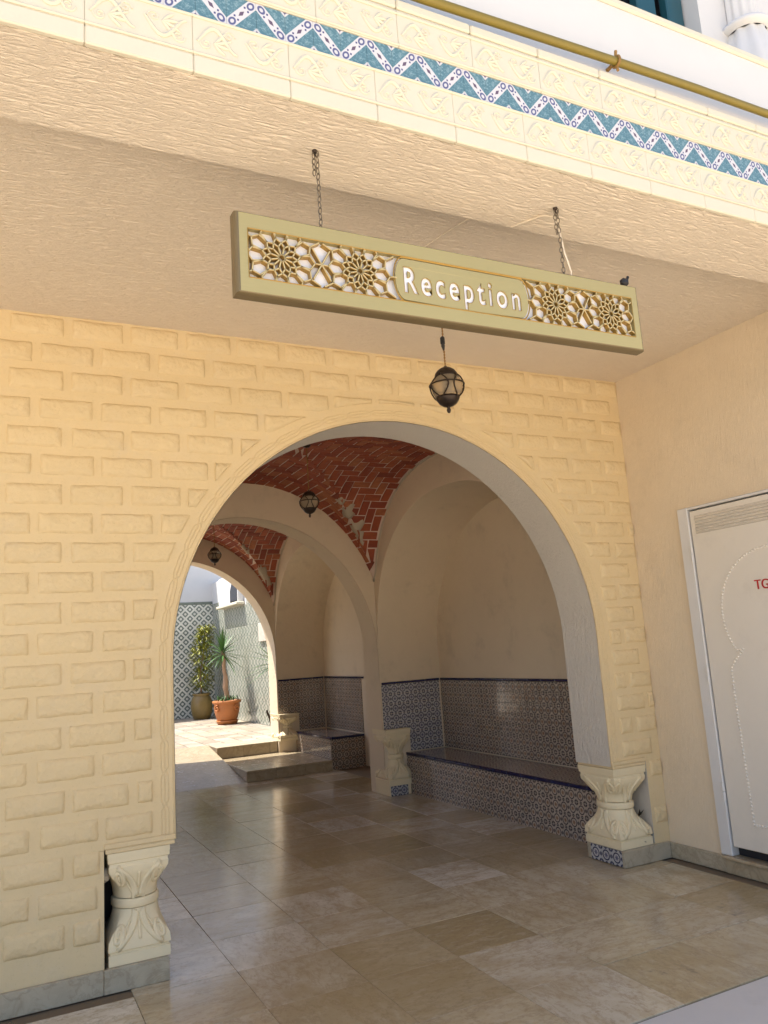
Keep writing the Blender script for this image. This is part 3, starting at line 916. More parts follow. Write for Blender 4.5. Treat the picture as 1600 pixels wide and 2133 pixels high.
pp = thing('gas_pipe', 'mustard yellow pipe running along the white parapet', 'pipe', (2, 2.0, 3.7))
b = MB(); b.tube([(-.6, 1.99, 3.672), (.4, 1.99, 3.680), (1.3, 1.99, 3.689), (2.16, 1.99, 3.714), (2.6, 1.99, 3.723), (3.05, 1.99, 3.724), (4.2, 1.99, 3.730)], .0165, 14)
b.obj('tube', M['pipe'], pp, True)
for x, z in ((2.16, 3.714), (.55, 3.682), (3.75, 3.728)):
    b = MB(); b.tube([(x, 1.99+.021*math.cos(2*PI*k/16), z+.021*math.sin(2*PI*k/16)) for k in range(16)], .0055, 6, closed=True)
    b.cbox(x-.007, x+.007, 2.005, 2.043, z-.006, z+.006, .002); b.tube([(x, 1.99, z+.02), (x, 1.985, z+.045)], .006, 6); b.tube([(x, 1.99, z-.02), (x, 1.986, z-.042)], .006, 6)
    b.obj('clamp', M['rust'], pp)

# ------------------------------------------------------------------ vaulted bays
def supe(u, n): return max(0., 1-abs(u)**n)**(1/n)
def z_main(x): return 1.75 + 1.5*supe((x-CX)/1.49, 2.0)
def make_lat(y0, y1):
    ym, hw = (y0+y1)/2, (y1-y0)/2
    return lambda y: 1.75 + 1.5*supe(min(1, abs(y-ym)/hw), 2.4)
XSR = 3.66; XSL = 2*CX - XSR; XNR = 4.39; XNL = 2*CX-XNR
def bay(y0, y1, label, label_n, seed_):
    rr = random.Random(seed_)
    zl = make_lat(y0, y1); ym, hw = (y0+y1)/2, (y1-y0)/2
    zv = lambda x, y: max(z_main(x), zl(y))
    v = thing('groin_vault', label, 'vault', (CX, ym, 3.2))
    # mortar skin
    b = MB(); nx, ny = 72, 72
    b.grid([[(XSL+(XSR-XSL)*i/nx, y0+(y1-y0)*j/ny, zv(XSL+(XSR-XSL)*i/nx, y0+(y1-y0)*j/ny)) for j in range(ny+1)] for i in range(nx+1)], flip=False)
    b.obj('vault_skin', M['mortar'], v, True)
    # bricks in slices of constant Y arc length
    def nrm(fz, x, y, mainc):
        e = 1e-3
        if mainc: d = (fz(x+e)-fz(x-e))/(2*e); return Vector((d, 0, -1)).normalized()
        d = (fz(y+e)-fz(y-e))/(2*e); return Vector((0, d, -1)).normalized()
    # tables of arc length
    def table(fn, a, c, n=800):
        T = [(a, 0.)]; s = 0
        for k in range(1, n+1):
            q0 = a+(c-a)*(k-1)/n; q1 = a+(c-a)*k/n
            s += math.hypot(q1-q0, fn(q1)-fn(q0)); T.append((q1, s))
        return T
    def inv(T, s):
        lo, hi = 0, len(T)-1
        while hi-lo > 1:
            m_ = (lo+hi)//2
            if T[m_][1] < s: lo = m_
            else: hi = m_
        a, c = T[lo], T[hi]; q = (s-a[1])/max(1e-9, c[1]-a[1]); return a[0]+(c[0]-a[0])*q
    TY = table(zl, y0+.004, y1-.004); TX = table(z_main, XSL, XSR)
    cand = []
    # herringbone of bricks laid along X and along Y
    W_, J = .096, .015
    SX, SY_ = TX[-1][1], TY[-1][1]
    def cells(smin, smax, tmin, tmax):
        na, nb = int((smax-smin)/W_)+3, int((tmax-tmin)/W_)+3
        for a_ in range(-1, na):
            for b_ in range(-1, nb):
                q = (a_-b_) % 4
                if q == 0: yield (smin+a_*W_+J/2, smin+(a_+2)*W_-J/2, tmin+b_*W_+J/2, tmin+(b_+1)*W_-J/2)
                elif q == 3: yield (smin+a_*W_+J/2, smin+(a_+1)*W_-J/2, tmin+b_*W_+J/2, tmin+(b_+2)*W_-J/2)
    for s0, s1, t0, t1 in cells(XSL+.02, XSR, 0, SY_):           # side cells: plain X, arc length in Y
        s0, s1 = max(s0, XSL+.004), min(s1, XSR-.004); t0, t1 = max(0, t0), min(SY_, t1)
        if s1-s0 > .03 and t1-t0 > .03: cand.append(('L', s0, s1, inv(TY, t0), inv(TY, t1)))
    for s0, s1, t0, t1 in cells(0, SX, y0+.004, y1):             # front and back cells: arc length in X, plain Y
        s0, s1 = max(s0, 0), min(s1, SX); t0, t1 = max(y0+.004, t0), min(y1-.004, t1)
        if s1-s0 > .03 and t1-t0 > .03: cand.append(('M', inv(TX, s0), inv(TX, s1), t0, t1))
    objs = []
    for kind, xa, xb, ya, yb in cand:
        if xb-xa < .03: continue
        xm_, ym_ = (xa+xb)/2, (ya+yb)/2
        isM = z_main(xm_) >= zl(ym_)
        # cut the brick along the groin
        def lims(y):
            q_ = min(1., max(0., (zl(y)-1.75)/1.5)); g = 1.49*math.sqrt(1-q_*q_)
            if kind == 'M': return max(xa, CX-g+.008), min(xb, CX+g-.008)
            if xm_ > CX: return max(xa, CX+g+.008), xb
            return xa, min(xb, CX-g-.008)
        (a0, b0), (a1, b1) = lims(ya), lims(yb)
        w0, w1 = b0-a0, b1-a1
        if max(w0, w1) < .02: continue
        if w0 < .004: m_ = min(max((a0+b0)/2, xa), xb); a0, b0 = m_-.002, m_+.002
        if w1 < .004: m_ = min(max((a1+b1)/2, xa), xb); a1, b1 = m_-.002, m_+.002
        xa, xb = (a0, a1), (b0, b1)
        objs.append((kind, xa, xb, ya, yb))
    def brick_geo(kind, xa, xb, ya, yb):
        d = .006+rr.uniform(-.002, .003); fz = z_main if kind == 'M' else zl
        lo, hi = [], []
        cuts = 3
        top, bot = [], []
        for k in range(cuts):
            for i_, y in enumerate((ya, yb)):
                x = xa[i_]+(xb[i_]-xa[i_])*k/(cuts-1)
                z = fz(x) if kind == 'M' else fz(y)
                n_ = nrm(fz, x, y, kind == 'M')
                if abs(n_.z) < .15: n_ = Vector((n_.x, n_.y, -.15)).normalized()
                p = Vector((x, y, z)); j_ = Vector((rr.uniform(-.003, .003), rr.uniform(-.003, .003), 0))
                top.append(p - n_*.004 + j_); bot.append(p + n_*d + j_)
        c = sum(bot, Vector())/len(bot)
        vs_ = [q-c for q in top+bot]; n2 = cuts*2
        fs = []
        for k in range(cuts-1):
            a = 2*k; fs.append((n2+a, n2+a+1, n2+a+3, n2+a+2))
            fs.append((a, n2+a, n2+a+2, a+2)); fs.append((a+1, a+3, n2+a+3, n2+a+1))
        fs.append((0, 1, n2+1, n2)); e = n2-2; fs.append((e, n2+e, n2+e+1, e+1))
        return vs_, fs, c
    cp = Vector((0, 0, 1.5))
    objs.sort(key=lambda q: ((q[1][0]+q[2][0])/2 < CX-.5, (Vector(((q[1][0]+q[2][0])/2, (q[3]+q[4])/2, 3))-Vector((3.2, y1, 3))).length))
    rest = MB()
    for i, q in enumerate(objs):
        vs_, fs, c = brick_geo(*q)
        if i < 300:
            me = bpy.data.meshes.new('brick'); me.from_pydata(vs_, [], fs); me.materials.append(M['brick'])
            link('brick', me, parent=v, loc=c)
        else:
            rest.add([p+c for p in vs_], fs)
    if rest.v:
        rest.obj('brick_field', M['brick'], v)['kind'] = 'stuff'
    # plaster daubs along the groins
    for sx in (1, -1):
        for sy in (1, -1):
            for t_ in sorted(rr.uniform(.50, .97)**.8 for _ in range(7)):
                # find groin point: z_main(x)=zl(y)
                x = CX + sx*t_*1.418
                target = z_main(x); lo_, hi_ = 0., hw
                for _ in range(40):
                    md = (lo_+hi_)/2
                    if zl(ym+md) > target: lo_ = md
                    else: hi_ = md
                y = ym + sy*lo_
                rad = rr.choice((.03, .05, .06, .10))*rr.uniform(.8, 1.2)
                b = MB(); n_ = 12
                ring = []
                for k in range(n_):
                    a = 2*PI*k/n_; q = rad*rr.uniform(.45, 1.2)
                    px, py = x+q*math.cos(a)*.75, y+q*math.sin(a)*.9
                    px = min(max(px, XSL+.005), XSR-.005); py = min(max(py, y0+.005), y1-.005)
                    ring.append((px, py, zv(px, py)-.013))
                mid_ = [((p[0]+x)/2, (p[1]+y)/2, zv((p[0]+x)/2, (p[1]+y)/2)-.021) for p in ring]
                b.grid([[(p[0], p[1], p[2]+.015) for p in ring], ring, mid_], closev=True)
                b.add([(x, y, zv(x, y)-.024)]+mid_, [(0, k+1, (k+1) % n_+1) for k in range(n_)])
                b.obj('plaster_daub', M['patch'], v, True)
    # side niches
    for sx, lab in ((1, label_n), (-1, None)):
        X0 = XSR if sx > 0 else XSL; X1 = XNR if sx > 0 else XNL
        nt_ = thing('niche_wall', lab or label_n.split(' above')[0].replace('right', 'left') + ' with an unseen white framed window added to light the passage, ' + ('first bay' if y0 < 5 else 'far bay'), 'wall', (X0, ym, 0))
        hwl = hw-.003
        zlo = .64 if y0 < 5 else 0.0
        def arc(h, w_, n, N_=48):
            return [(ym-w_, zlo)] + [(ym + w_*math.cos(PI-PI*k/N_), ZS + h*supe(math.cos(PI-PI*k/N_), n)) for k in range(N_+1)] + [(ym+w_, 0.0)]
        A0 = arc(1.45, hwl, 2.25); A1 = arc(1.40, hwl-.004, 2.0)
        b = MB()
        b.grid([[(X0+(X1-X0)*q, p0[0]+(p1[0]-p0[0])*q, p0[1]+(p1[1]-p0[1])*q) for p0, p1 in zip(A0, A1)] for q in (0, .08, .5, .92, 1)], flip=sx < 0)
        o = b.obj('niche_soffit', M['plast'], nt_); smooth_angle(o, 30)
        b = MB()
        b.grid([[(X0, p[0], p[1]) for p in A0[1:-1]], [(X0, p[0], max(p[1]+.004, zl(p[0])+.02, z_main(X0))) for p in A0[1:-1]]], flip=sx < 0)
        b.obj('lunette', M['plast'], nt_)
        # white plaster bead under the vault edge
        b = MB(); b.tube([(X0-sx*.003, y0+.01+(y1-y0-.02)*k/60, max(zl(y0+.01+(y1-y0-.02)*k/60), z_main(X0))-.004) for k in range(61)], .014, 5)
        b.obj('plaster_edge', M['patch'], nt_, True)
        b = MB(); xa, xb = (X1, X1+.25) if sx > 0 else (X1-.25, X1)
        if sx > 0:
            b.box(xa, xb, y0+.001, y1-.001, 0, 3.7)
        else:
            b.box(xa, xb, y0+.001, ym-.95, 0, 3.7); b.box(xa, xb, ym+.95, y1-.001, 0, 3.7); b.box(xa, xb, ym-.95, ym+.95, 0, 1.4); b.box(xa, xb, ym-.95, ym+.95, 2.44, 3.7)  # unseen window opening, added to let more light into the passage
        b.obj('back_wall', M['plast'], nt_)
        if sx < 0:
            b = MB()
            for k in range(5): b.box(X1-.13, X1-.09, ym-.95+.465*k, ym-.91+.465*k, 1.4, 2.44)
            for k in range(3): b.box(X1-.135, X1-.085, ym-.95, ym+.95, 1.4+.50*k, 1.44+.50*k)
            b.obj('added_window_frame', M['doorf'], nt_)
    return v
bay(YB, Y2A, 'red brick groin vault over the first bay of the passage', 'plastered right niche wall above the long tiled bench', 11)
bay(Y2B, Y3A, 'red brick groin vault over the far bay before the courtyard', 'plastered right niche wall above the short far bench', 12)

# transverse arches
def transverse(y0, y1, label, seed_, ztop=3.7):
    t = thing('transverse_arch', label, 'arch', (CX, y0, 0))
    b = MB()
    arch_block(b, -.4, 4.9, ztop, y0, y1)
    b.box(-.4, XL, y0, y1, .0, ZS); b.box(XR, 4.9, y0, y1, .0, ZS)
    b.obj('wall_face', M['plast'], t)
    intrados('arch_soffit', y0+.001, y1-.001, .0, M['plast'], t)
    return t
transverse(Y2A, Y2B, 'plastered transverse arch between the two vaulted bays', 1)
transverse(Y3A, Y3B, 'plastered far arch opening onto the sunlit courtyard', 2, 4.6)
column('scroll_column', 'shaded scroll column at the second arch beside the long bench', XR-.012, Y2A-.10, 3.93, Y2A+.24, .098, .655, M['colstone'], ('front', 'left'), False)
cs2 = thing('tile_strip', 'blue patterned tile strip under the second arch column', 'tile', (3.75, Y2A-.05, 0))
b = MB(); b.box(XR-.006, 3.895, Y2A-.095, Y2A+.23, 0.001, .0975); b.obj('plinth', M['colstone'], cs2)
for k in range(2): link('wall_tile', TB, parent=cs2, loc=(XR+.055+.1*k, Y2A-.0955, .049))
column('scroll_column', 'small scroll column at the right foot of the far arch', XR-.012, Y3A-.09, 3.94, Y3B-.02, .292, .66, M['colstone'], ('front', 'left'), False)
b = MB()

# ------------------------------------------------------------------ wainscot and benches
def tiles_x(parent, X, ya, yb, za, zb, me, sgn=-1):
    """tiles on a wall facing -X"""
    y = yb-.05
    while y-.05 > ya-.06:
        z = zb-.05
        while z-.05 > za-.06:
            o = link('wall_tile', me, parent=parent, loc=(X, y, z)); o.rotation_euler = (random.uniform(-.004, .004), 0, -PI/2+random.uniform(-.005, .005))
            z -= .1
        y -= .1
def tiles_y(parent, Y, xa, xb, za, zb, me, skip=None):
    x = xa+.05
    while x+.05 < xb+.06:
        z = zb-.05
        while z-.05 > za-.06:
            if skip and x < skip[0] and z < skip[1]:
                z -= .1; continue
            o = link('wall_tile', me, parent=parent, loc=(x, Y, z)); o.rotation_euler = (random.uniform(-.004, .004), 0, random.uniform(-.005, .005)); z -= .1
        x += .1
def trim_y(parent, xa, xb, Y, z, d=.016, h=.024):      # runs along X on a wall facing -Y
    n = max(1, round((xb-xa)/.2)); L_ = (xb-xa)/n
    for k in range(n):
        b = MB(); b.cbox(xa+k*L_+.0008, xa+(k+1)*L_-.0008, Y-d, Y, z, z+h, .005); b.obj('trim_piece', M['navy'], parent)
def trim_x(parent, ya, yb, X, z, d=.016, h=.024):
    n = max(1, round((yb-ya)/.2)); L_ = (yb-ya)/n
    for k in range(n):
        b = MB(); b.cbox(X-d, X, ya+k*L_+.0008, ya+(k+1)*L_-.0008, z, z+h, .005); b.obj('trim_piece', M['navy'], parent)
wa = thing('tiled_wainscot', 'patterned tile wainscot with navy trim above the long bench', 'wainscot', (XNR, 6, .4))
tiles_x(wa, XNR-.0015, 4.9, Y2A-.012, .41, 1.11, TW); trim_x(wa, 4.6, Y2A-.02, XNR-.001, 1.1115)
tiles_y(wa, Y2A-.0045, XSR+.006, XNR-.02, .41, 1.11, TB, (3.95, .66)); trim_y(wa, XSR+.008, XNR-.02, Y2A-.004, 1.1115)
def bench(label, y0, y1, front_end):
    t = thing('tiled_bench', label, 'bench', (4.14, (y0+y1)/2, 0))
    XF = 3.905
    b = MB(); b.box(XF+.008, XNR-.004, y0+.008, y1, .001, .392); b.obj('core', M['cut'], t)
    b = MB(); b.cbox(XF+.006, XNR-.010, y0+.006, y1-.002, .3925, .402, .003); b.obj('seat', M['seat'], t)
    trim_x(t, y0+(.0 if front_end else 0), y1-.004, XF+.012, .376, .018, .030)
    # front tiles (facing -X)
    y = y1-.056
    while y-.05 > y0-.045:
        z = .325
        while z > 0.0:
            o = link('wall_tile', TW, parent=t, loc=(XF+.007, y, z)); o.rotation_euler = (random.uniform(-.004, .004), 0, -PI/2+random.uniform(-.005, .005)); z -= .1
        y -= .1
    if front_end:
        trim_y(t, XF+.014, XNR-.006, y0+.010, .376, .018, .030)
        x = XF+.064
        while x+.05 < XNR+.03:
            z = .325
            while z > 0.0:
                link('wall_tile', TW, parent=t, loc=(x, y0+.007, z)); z -= .1
            x += .1
    return t
bench('long patterned tile bench with navy edge in the first bay', YB+.01, Y2A-.012, False)
bench('short patterned tile bench with navy edge beside the steps', 9.685, Y3A-.012, True)
wb = thing('tiled_wainscot', 'patterned tile wainscot with navy trim above the short far bench', 'wainscot', (XNR, 10.3, .4))
tiles_x(wb, XNR-.0015, 9.66, Y3A-.012, .41, 1.115, TW); trim_x(wb, 9.60, Y3A-.02, XNR-.001, 1.1165)
tiles_y(wb, Y3A-.0045, XSR+.006, XNR-.02, .41, 1.115, TW, (3.95, .66)); trim_y(wb, XSR+.008, XNR-.02, Y3A-.004, 1.1165)

# ------------------------------------------------------------------ steps and ramp
stp = thing('stone_steps', 'two polished limestone steps up to the courtyard beside the short bench', 'steps', (3.3, 9.65, 0))
xs_ = [2.772, 3.15, 3.53, 3.898]
for k in range(3):
    b = MB(); b.cbox(xs_[k]+.001, xs_[k+1]-.001, 9.625, 11.048, .105, .133, .004); b.obj('tread', M['step'], stp)
    b = MB(); b.cbox(xs_[k]+.001, xs_[k+1]-.001, 9.640, 9.66, .001, .1045, .002); b.obj('riser', M['step'], stp)
    b = MB(); b.cbox(xs_[k]+.001, xs_[k+1]-.001 if k < 2 else 3.64, 11.050, 11.07, .1335, .289, .002); b.obj('riser', M['step'], stp)
b = MB(); b.box(2.774, 3.895, 9.661, 11.049, .001, .1045); b.obj('core', M['step'], stp)
b = MB()
b.add([(XL, 9.66, .001), (2.768, 9.66, .001), (2.768, 11.52, .291), (XL, 11.52, .291), (XL, 11.52, -.02), (2.768, 11.52, -.02), (XL, 9.66, -.02), (2.768, 9.66, -.02)],
      [(0,1,2,3), (1,7,5,2), (0,3,4,6), (2,5,4,3), (0,6,7,1)])
tag(b.obj('stone_ramp', M['step']), 'smooth pale stone ramp on the left of the steps', 'ramp')

# ------------------------------------------------------------------ courtyard
XC = 4.34; YC = 17.3
b = MB(); b.box(1.2, XC, 11.525, YC, -.04, ZF-.006); b.box(2.772, XC, 11.071, 11.525, -.04, ZF-.006)
cf = tag(b.obj('courtyard_floor', M['joint']), None, None, kind='structure')
fsz = .262
b = MB(); b.box(-8, 1.199, 11.36, YC, -.04, ZF+.001)
tag(b.obj('courtyard_paving', M['flag']), None, None, kind='structure')
me_f = []
for k in range(6):
    rr = random.Random(k); b = MB(); h = fsz/2-.004
    ring = [(sx*h*rr.uniform(.9, 1), sy*h*rr.uniform(.9, 1)) for sx, sy in ((-1,-1), (0,-1), (1,-1), (1,0), (1,1), (0,1), (-1,1), (-1,0))]
    b.grid([[(x, y, -.012) for x, y in ring], [(x, y, -.002) for x, y in ring], [(x*.96, y*.96, .002) for x, y in ring]], closev=True, flip=True)
    b.f.append(tuple(range(16, 24)))
    me = bpy.data.meshes.new('flagstone'); me.from_pydata(b.v, [], b.f); me.materials.append(M['flag']); me_f.append(me)
for i in range(12):
    for j in range(24):
        x = XC-.14-fsz*i; y = 11.52+.13+fsz*j
        if y > YC-.1: continue
        o = link('flagstone', random.choice(me_f), parent=cf, loc=(x, y, ZF)); o.rotation_euler = (0, 0, random.choice((0, PI/2, PI, -PI/2)))
for i in range(6):
    b = MB(); b.cbox(2.775+fsz*i, min(XC, 2.775+fsz*(i+1)-.004), 11.045, 11.515, ZF-.01, ZF+.002, .003); b.obj('edge_slab', M['skirt'], cf)
bw = thing('courtyard_wall', 'far courtyard wall with dark green diamond tiles below white paint', 'wall', (2, YC, ZF))
b = MB(); b.box(-8, XC+.5, YC, YC+.3, 0, 4.6); b.obj('wall_face', M['white'], bw)
C1 = tile_mesh('wall_tile', .1, M['court1'], .008)
for i in range(9):
    for j in range(12): link('wall_tile', C1, parent=bw, loc=(XC-.11-.2*i, YC-.0005, ZF+.1+.2*j))
for i in range(9):
    b = MB(); b.cbox(XC-.01-.2*(i+1)+.001, XC-.01-.2*i, YC-.016, YC-.0005, ZF+2.401, ZF+2.46, .004); b.obj('border_tile', M['court2'], bw)
sw = thing('courtyard_wall', 'right courtyard wall with pale green tiles and a white window box', 'wall', (XC, 14, ZF))
b = MB(); b.box(XC, XC+.3, Y3B+.001, YC, 0, 3.15); b.obj('wall_face', M['white'], sw)
C2 = tile_mesh('wall_tile', .1, M['court2'], .008)
for i in range(24):
    for j in range(12):
        y, z = YC-.115-.2*i, ZF+.1+.2*j
        if z > 2.40 and 14.75 < y < 16.35: continue
        o = link('wall_tile', C2, parent=sw, loc=(XC-.0005, y, z)); o.rotation_euler = (0, 0, -PI/2)
wbx = MB(); wbx.cbox(XC-.12, XC-.0005, 14.86, 16.30, 2.56, 3.13, .01)
wbo = wbx.obj('window_box', M['white'], sw)
b = MB(); b.cbox(XC-.17, XC-.0005, 14.80, 16.36, 2.505, 2.558, .01); b.obj('window_sill', M['cream'], wbo)
b = MB(); p5 = [(14.90, 2.57), (15.42, 2.57), (15.42, 2.80), (15.30, 2.93), (15.16, 2.99), (15.0, 2.93), (14.90, 2.80)]
b.add([(XC-.123, y, z) for y, z in p5]+[(XC-.10, y, z) for y, z in p5], [tuple(range(7))]+[(k, (k+1) % 7, 7+(k+1) % 7, 7+k) for k in range(7)])
b.obj('window_pane', M['wglass'], wbo)
b = MB(); b.cbox(XC-.05, XC-.0085, 13.30, 13.86, 1.75, 2.08, .006)
tag(b.obj('meter_box', M['cut']), 'small white box on the right courtyard wall behind palm leaves', 'box')
lw = MB(); lw.box(-8.3, -8, 11.36, YC+.3, 0, 2.6)
tag(lw.obj('courtyard_wall', M['white']), 'white courtyard wall on the unseen left side', 'wall')

# ------------------------------------------------------------------ plants
def pot_round(label, x, y, z, mat, prof, saucer=None, scrolls=False):
    t = thing('plant_pot', label, 'pot', (x, y, z))
    b = MB(); b.lathe(prof, 36, (x, y, z + (.06 if saucer else 0))); b.obj('pot_body', mat, t, True)
    r_in = prof[-1][0]
    b = MB(); b.lathe([(.0001, prof[-1][1]), (r_in+.004, prof[-1][1]-.0)], 24, (x, y, z+(.06 if saucer else 0)+.002)); b.obj('soil', M['soil'], t)
    if saucer:
        b = MB(); b.lathe([(.0001, .001), (saucer*.86, .001), (saucer, .05), (saucer+.006, .07), (saucer-.012, .072), (saucer-.03, .058), (.0001, .058)], 36, (x, y, z)); b.obj('saucer', mat, t, True)
    if scrolls:
        for a in (-R(150), -R(60), R(30), R(120)):
            b = MB(); pts = []
            for k in range(22):
                q = .062*(1-k/26); th = k/21*8.5
                rad = .245 + .012; zz = z+.06+.235+q*math.sin(th+1.2); da = q*math.cos(th+1.2)/rad
                pts.append((x+rad*math.cos(a+da), y+rad*math.sin(a+da), zz))
            b.tube(pts, .013, 6); b.obj('scroll_handle', mat, t, True)
    return t
pot_round('terracotta pot with scroll handles and saucer holding the tall yucca', 3.92, 14.78, ZF+.002, M['terra'],
          [(.0001, 0), (.165, 0), (.19, .03), (.225, .15), (.24, .26), (.235, .31), (.262, .325), (.268, .365), (.245, .372), (.232, .34)], .20, True)
pot_round('tall olive brown jar pot holding the yellow shrub', 3.88, 16.62, ZF+.002, M['jar'],
          [(.0001, 0), (.165, 0), (.20, .10), (.222, .24), (.215, .36), (.18, .45), (.16, .47), (.185, .495), (.19, .52), (.165, .52), (.155, .48)])
def blade(b, base, az, el, L, w, droop, rr):
    d = Vector((math.cos(az), math.sin(az), 0)); side = Vector((-math.sin(az), math.cos(az), 0))
    n = 7; pts = []
    for k in range(n):
        q = k/(n-1)
        p = Vector(base) + d*(L*math.cos(el)*q) + Vector((0, 0, L*math.sin(el)*q - droop*L*q*q))
        ww = w*(.55+.9*q*(1-q)*2)*(1-q**3)
        lift = Vector((0, 0, ww*.35))
        pts.append((p - side*ww + lift, p, p + side*ww + lift))
    b.grid([list(r_) for r_ in pts])
def yucca(label, x, y, z0, z1, n, L, seed_, lean=(0, 0), pot_plants=True, azr=None, group=None):
    rr = random.Random(seed_)
    t = thing('yucca_plant', label, 'plant', (x, y, z0))
    b = MB(); N_ = 10
    b.tube([(x+lean[0]*k/N_+.012*math.sin(k*1.7), y+lean[1]*k/N_, z0+(z1-z0)*k/N_) for k in range(N_+1)], [.048-.022*k/N_ + (.010 if 2 < k < 5 else 0) for k in range(N_+1)], 10)
    b.obj('trunk', M['trunk'], t, True)
    c = (x+lean[0], y+lean[1], z1)
    for k in range(n):
        q = (k+.5)/n
        el = R(88) - R(118)*q + rr.uniform(-.15, .15)
        az = k*2.39996 + rr.uniform(-.2, .2)
        if azr: az = azr[0] + (azr[1]-azr[0])*rr.random()
        b = MB(); blade(b, (c[0], c[1], c[2]-.10*q), az, el, L*rr.uniform(.8, 1.1), .017, .12+.22*q*rr.random(), rr)
        b.obj('leaf', M['leafg'], t, True)
    return t
yt = yucca('tall yucca with spiky green crown growing in the terracotta pot', 3.93, 14.78, ZF+.40, 1.64, 62, .50, 3, (-.06, -.01))
b = MB(); rr = random.Random(5)
for k in range(90):
    a = rr.uniform(0, 2*PI); q = rr.uniform(.04, .23)
    blade(b, (3.92+q*math.cos(a), 14.78+q*math.sin(a), ZF+.425), rr.uniform(0, 2*PI), R(rr.uniform(30, 85)), rr.uniform(.07, .20), .008, .2, rr)
o = b.obj('undergrowth', M['leafg'], yt, True); o['kind'] = 'stuff'
sh = thing('yellow_shrub', 'slender yellow-green shrub growing in the olive jar', 'plant', (3.88, 16.62, ZF+.5))
b = MB(); b.tube([(3.88, 16.62, ZF+.5), (3.86, 16.6, 1.2), (3.95, 16.6, 1.7), (4.0, 16.58, 2.05)], [.02, .016, .012, .006], 7); b.obj('stem', M['trunk'], sh, True)
b = MB()
for k in range(900):
    q = rr.random()**.9; z = .86+1.32*q
    ax = 3.87 + .14*q + .03*math.sin(z*6); spread = .12+.16*math.sin(PI*min(1, q*1.02))*(.7+.3*math.sin(z*13))
    a = rr.uniform(0, 2*PI); rad = spread*math.sqrt(rr.random())
    blade(b, (ax+rad*math.cos(a), 16.6+rad*math.sin(a), z), a+rr.uniform(-.8, .8), R(rr.uniform(-25, 60)), rr.uniform(.09, .19), .018, .3, rr)
b.obj('crown', M['leafy'], sh, True)
y3 = yucca('spiky palm half hidden behind the far arch jamb', 4.02, 12.15, .56, 1.42, 40, .52, 9, (0, 0))
pot_round('terracotta pot hidden behind the far arch jamb', 4.12, 12.15, ZF+.002, M['terra'],
          [(.0001, 0), (.14, 0), (.17, .10), (.19, .24), (.20, .27), (.17, .275)])
# dark S-curved iron stand beside the far column
t = thing('iron_stand', 'dark curved iron stand on the courtyard floor beside the far arch column', 'stand', (3.93, 11.95, ZF))
b = MB(); b.tube([(3.79, 11.95, .67), (3.80, 11.95, .62), (3.835, 11.95, .55), (3.85, 11.95, .48), (3.87, 11.95, .42), (3.92, 11.95, .38), (3.95, 11.95, .34)], [.015, .018, .02, .022, .024, .022, .02], 8)
b.obj('curved_arm', M['iron'], t, True)
b = MB(); b.lathe([(.0001, .001), (.095, .001), (.105, .015), (.09, .035), (.03, .05), (.0001, .055)], 20, (3.95, 11.95, ZF+.002)); b.obj('foot', M['iron'], t, True)

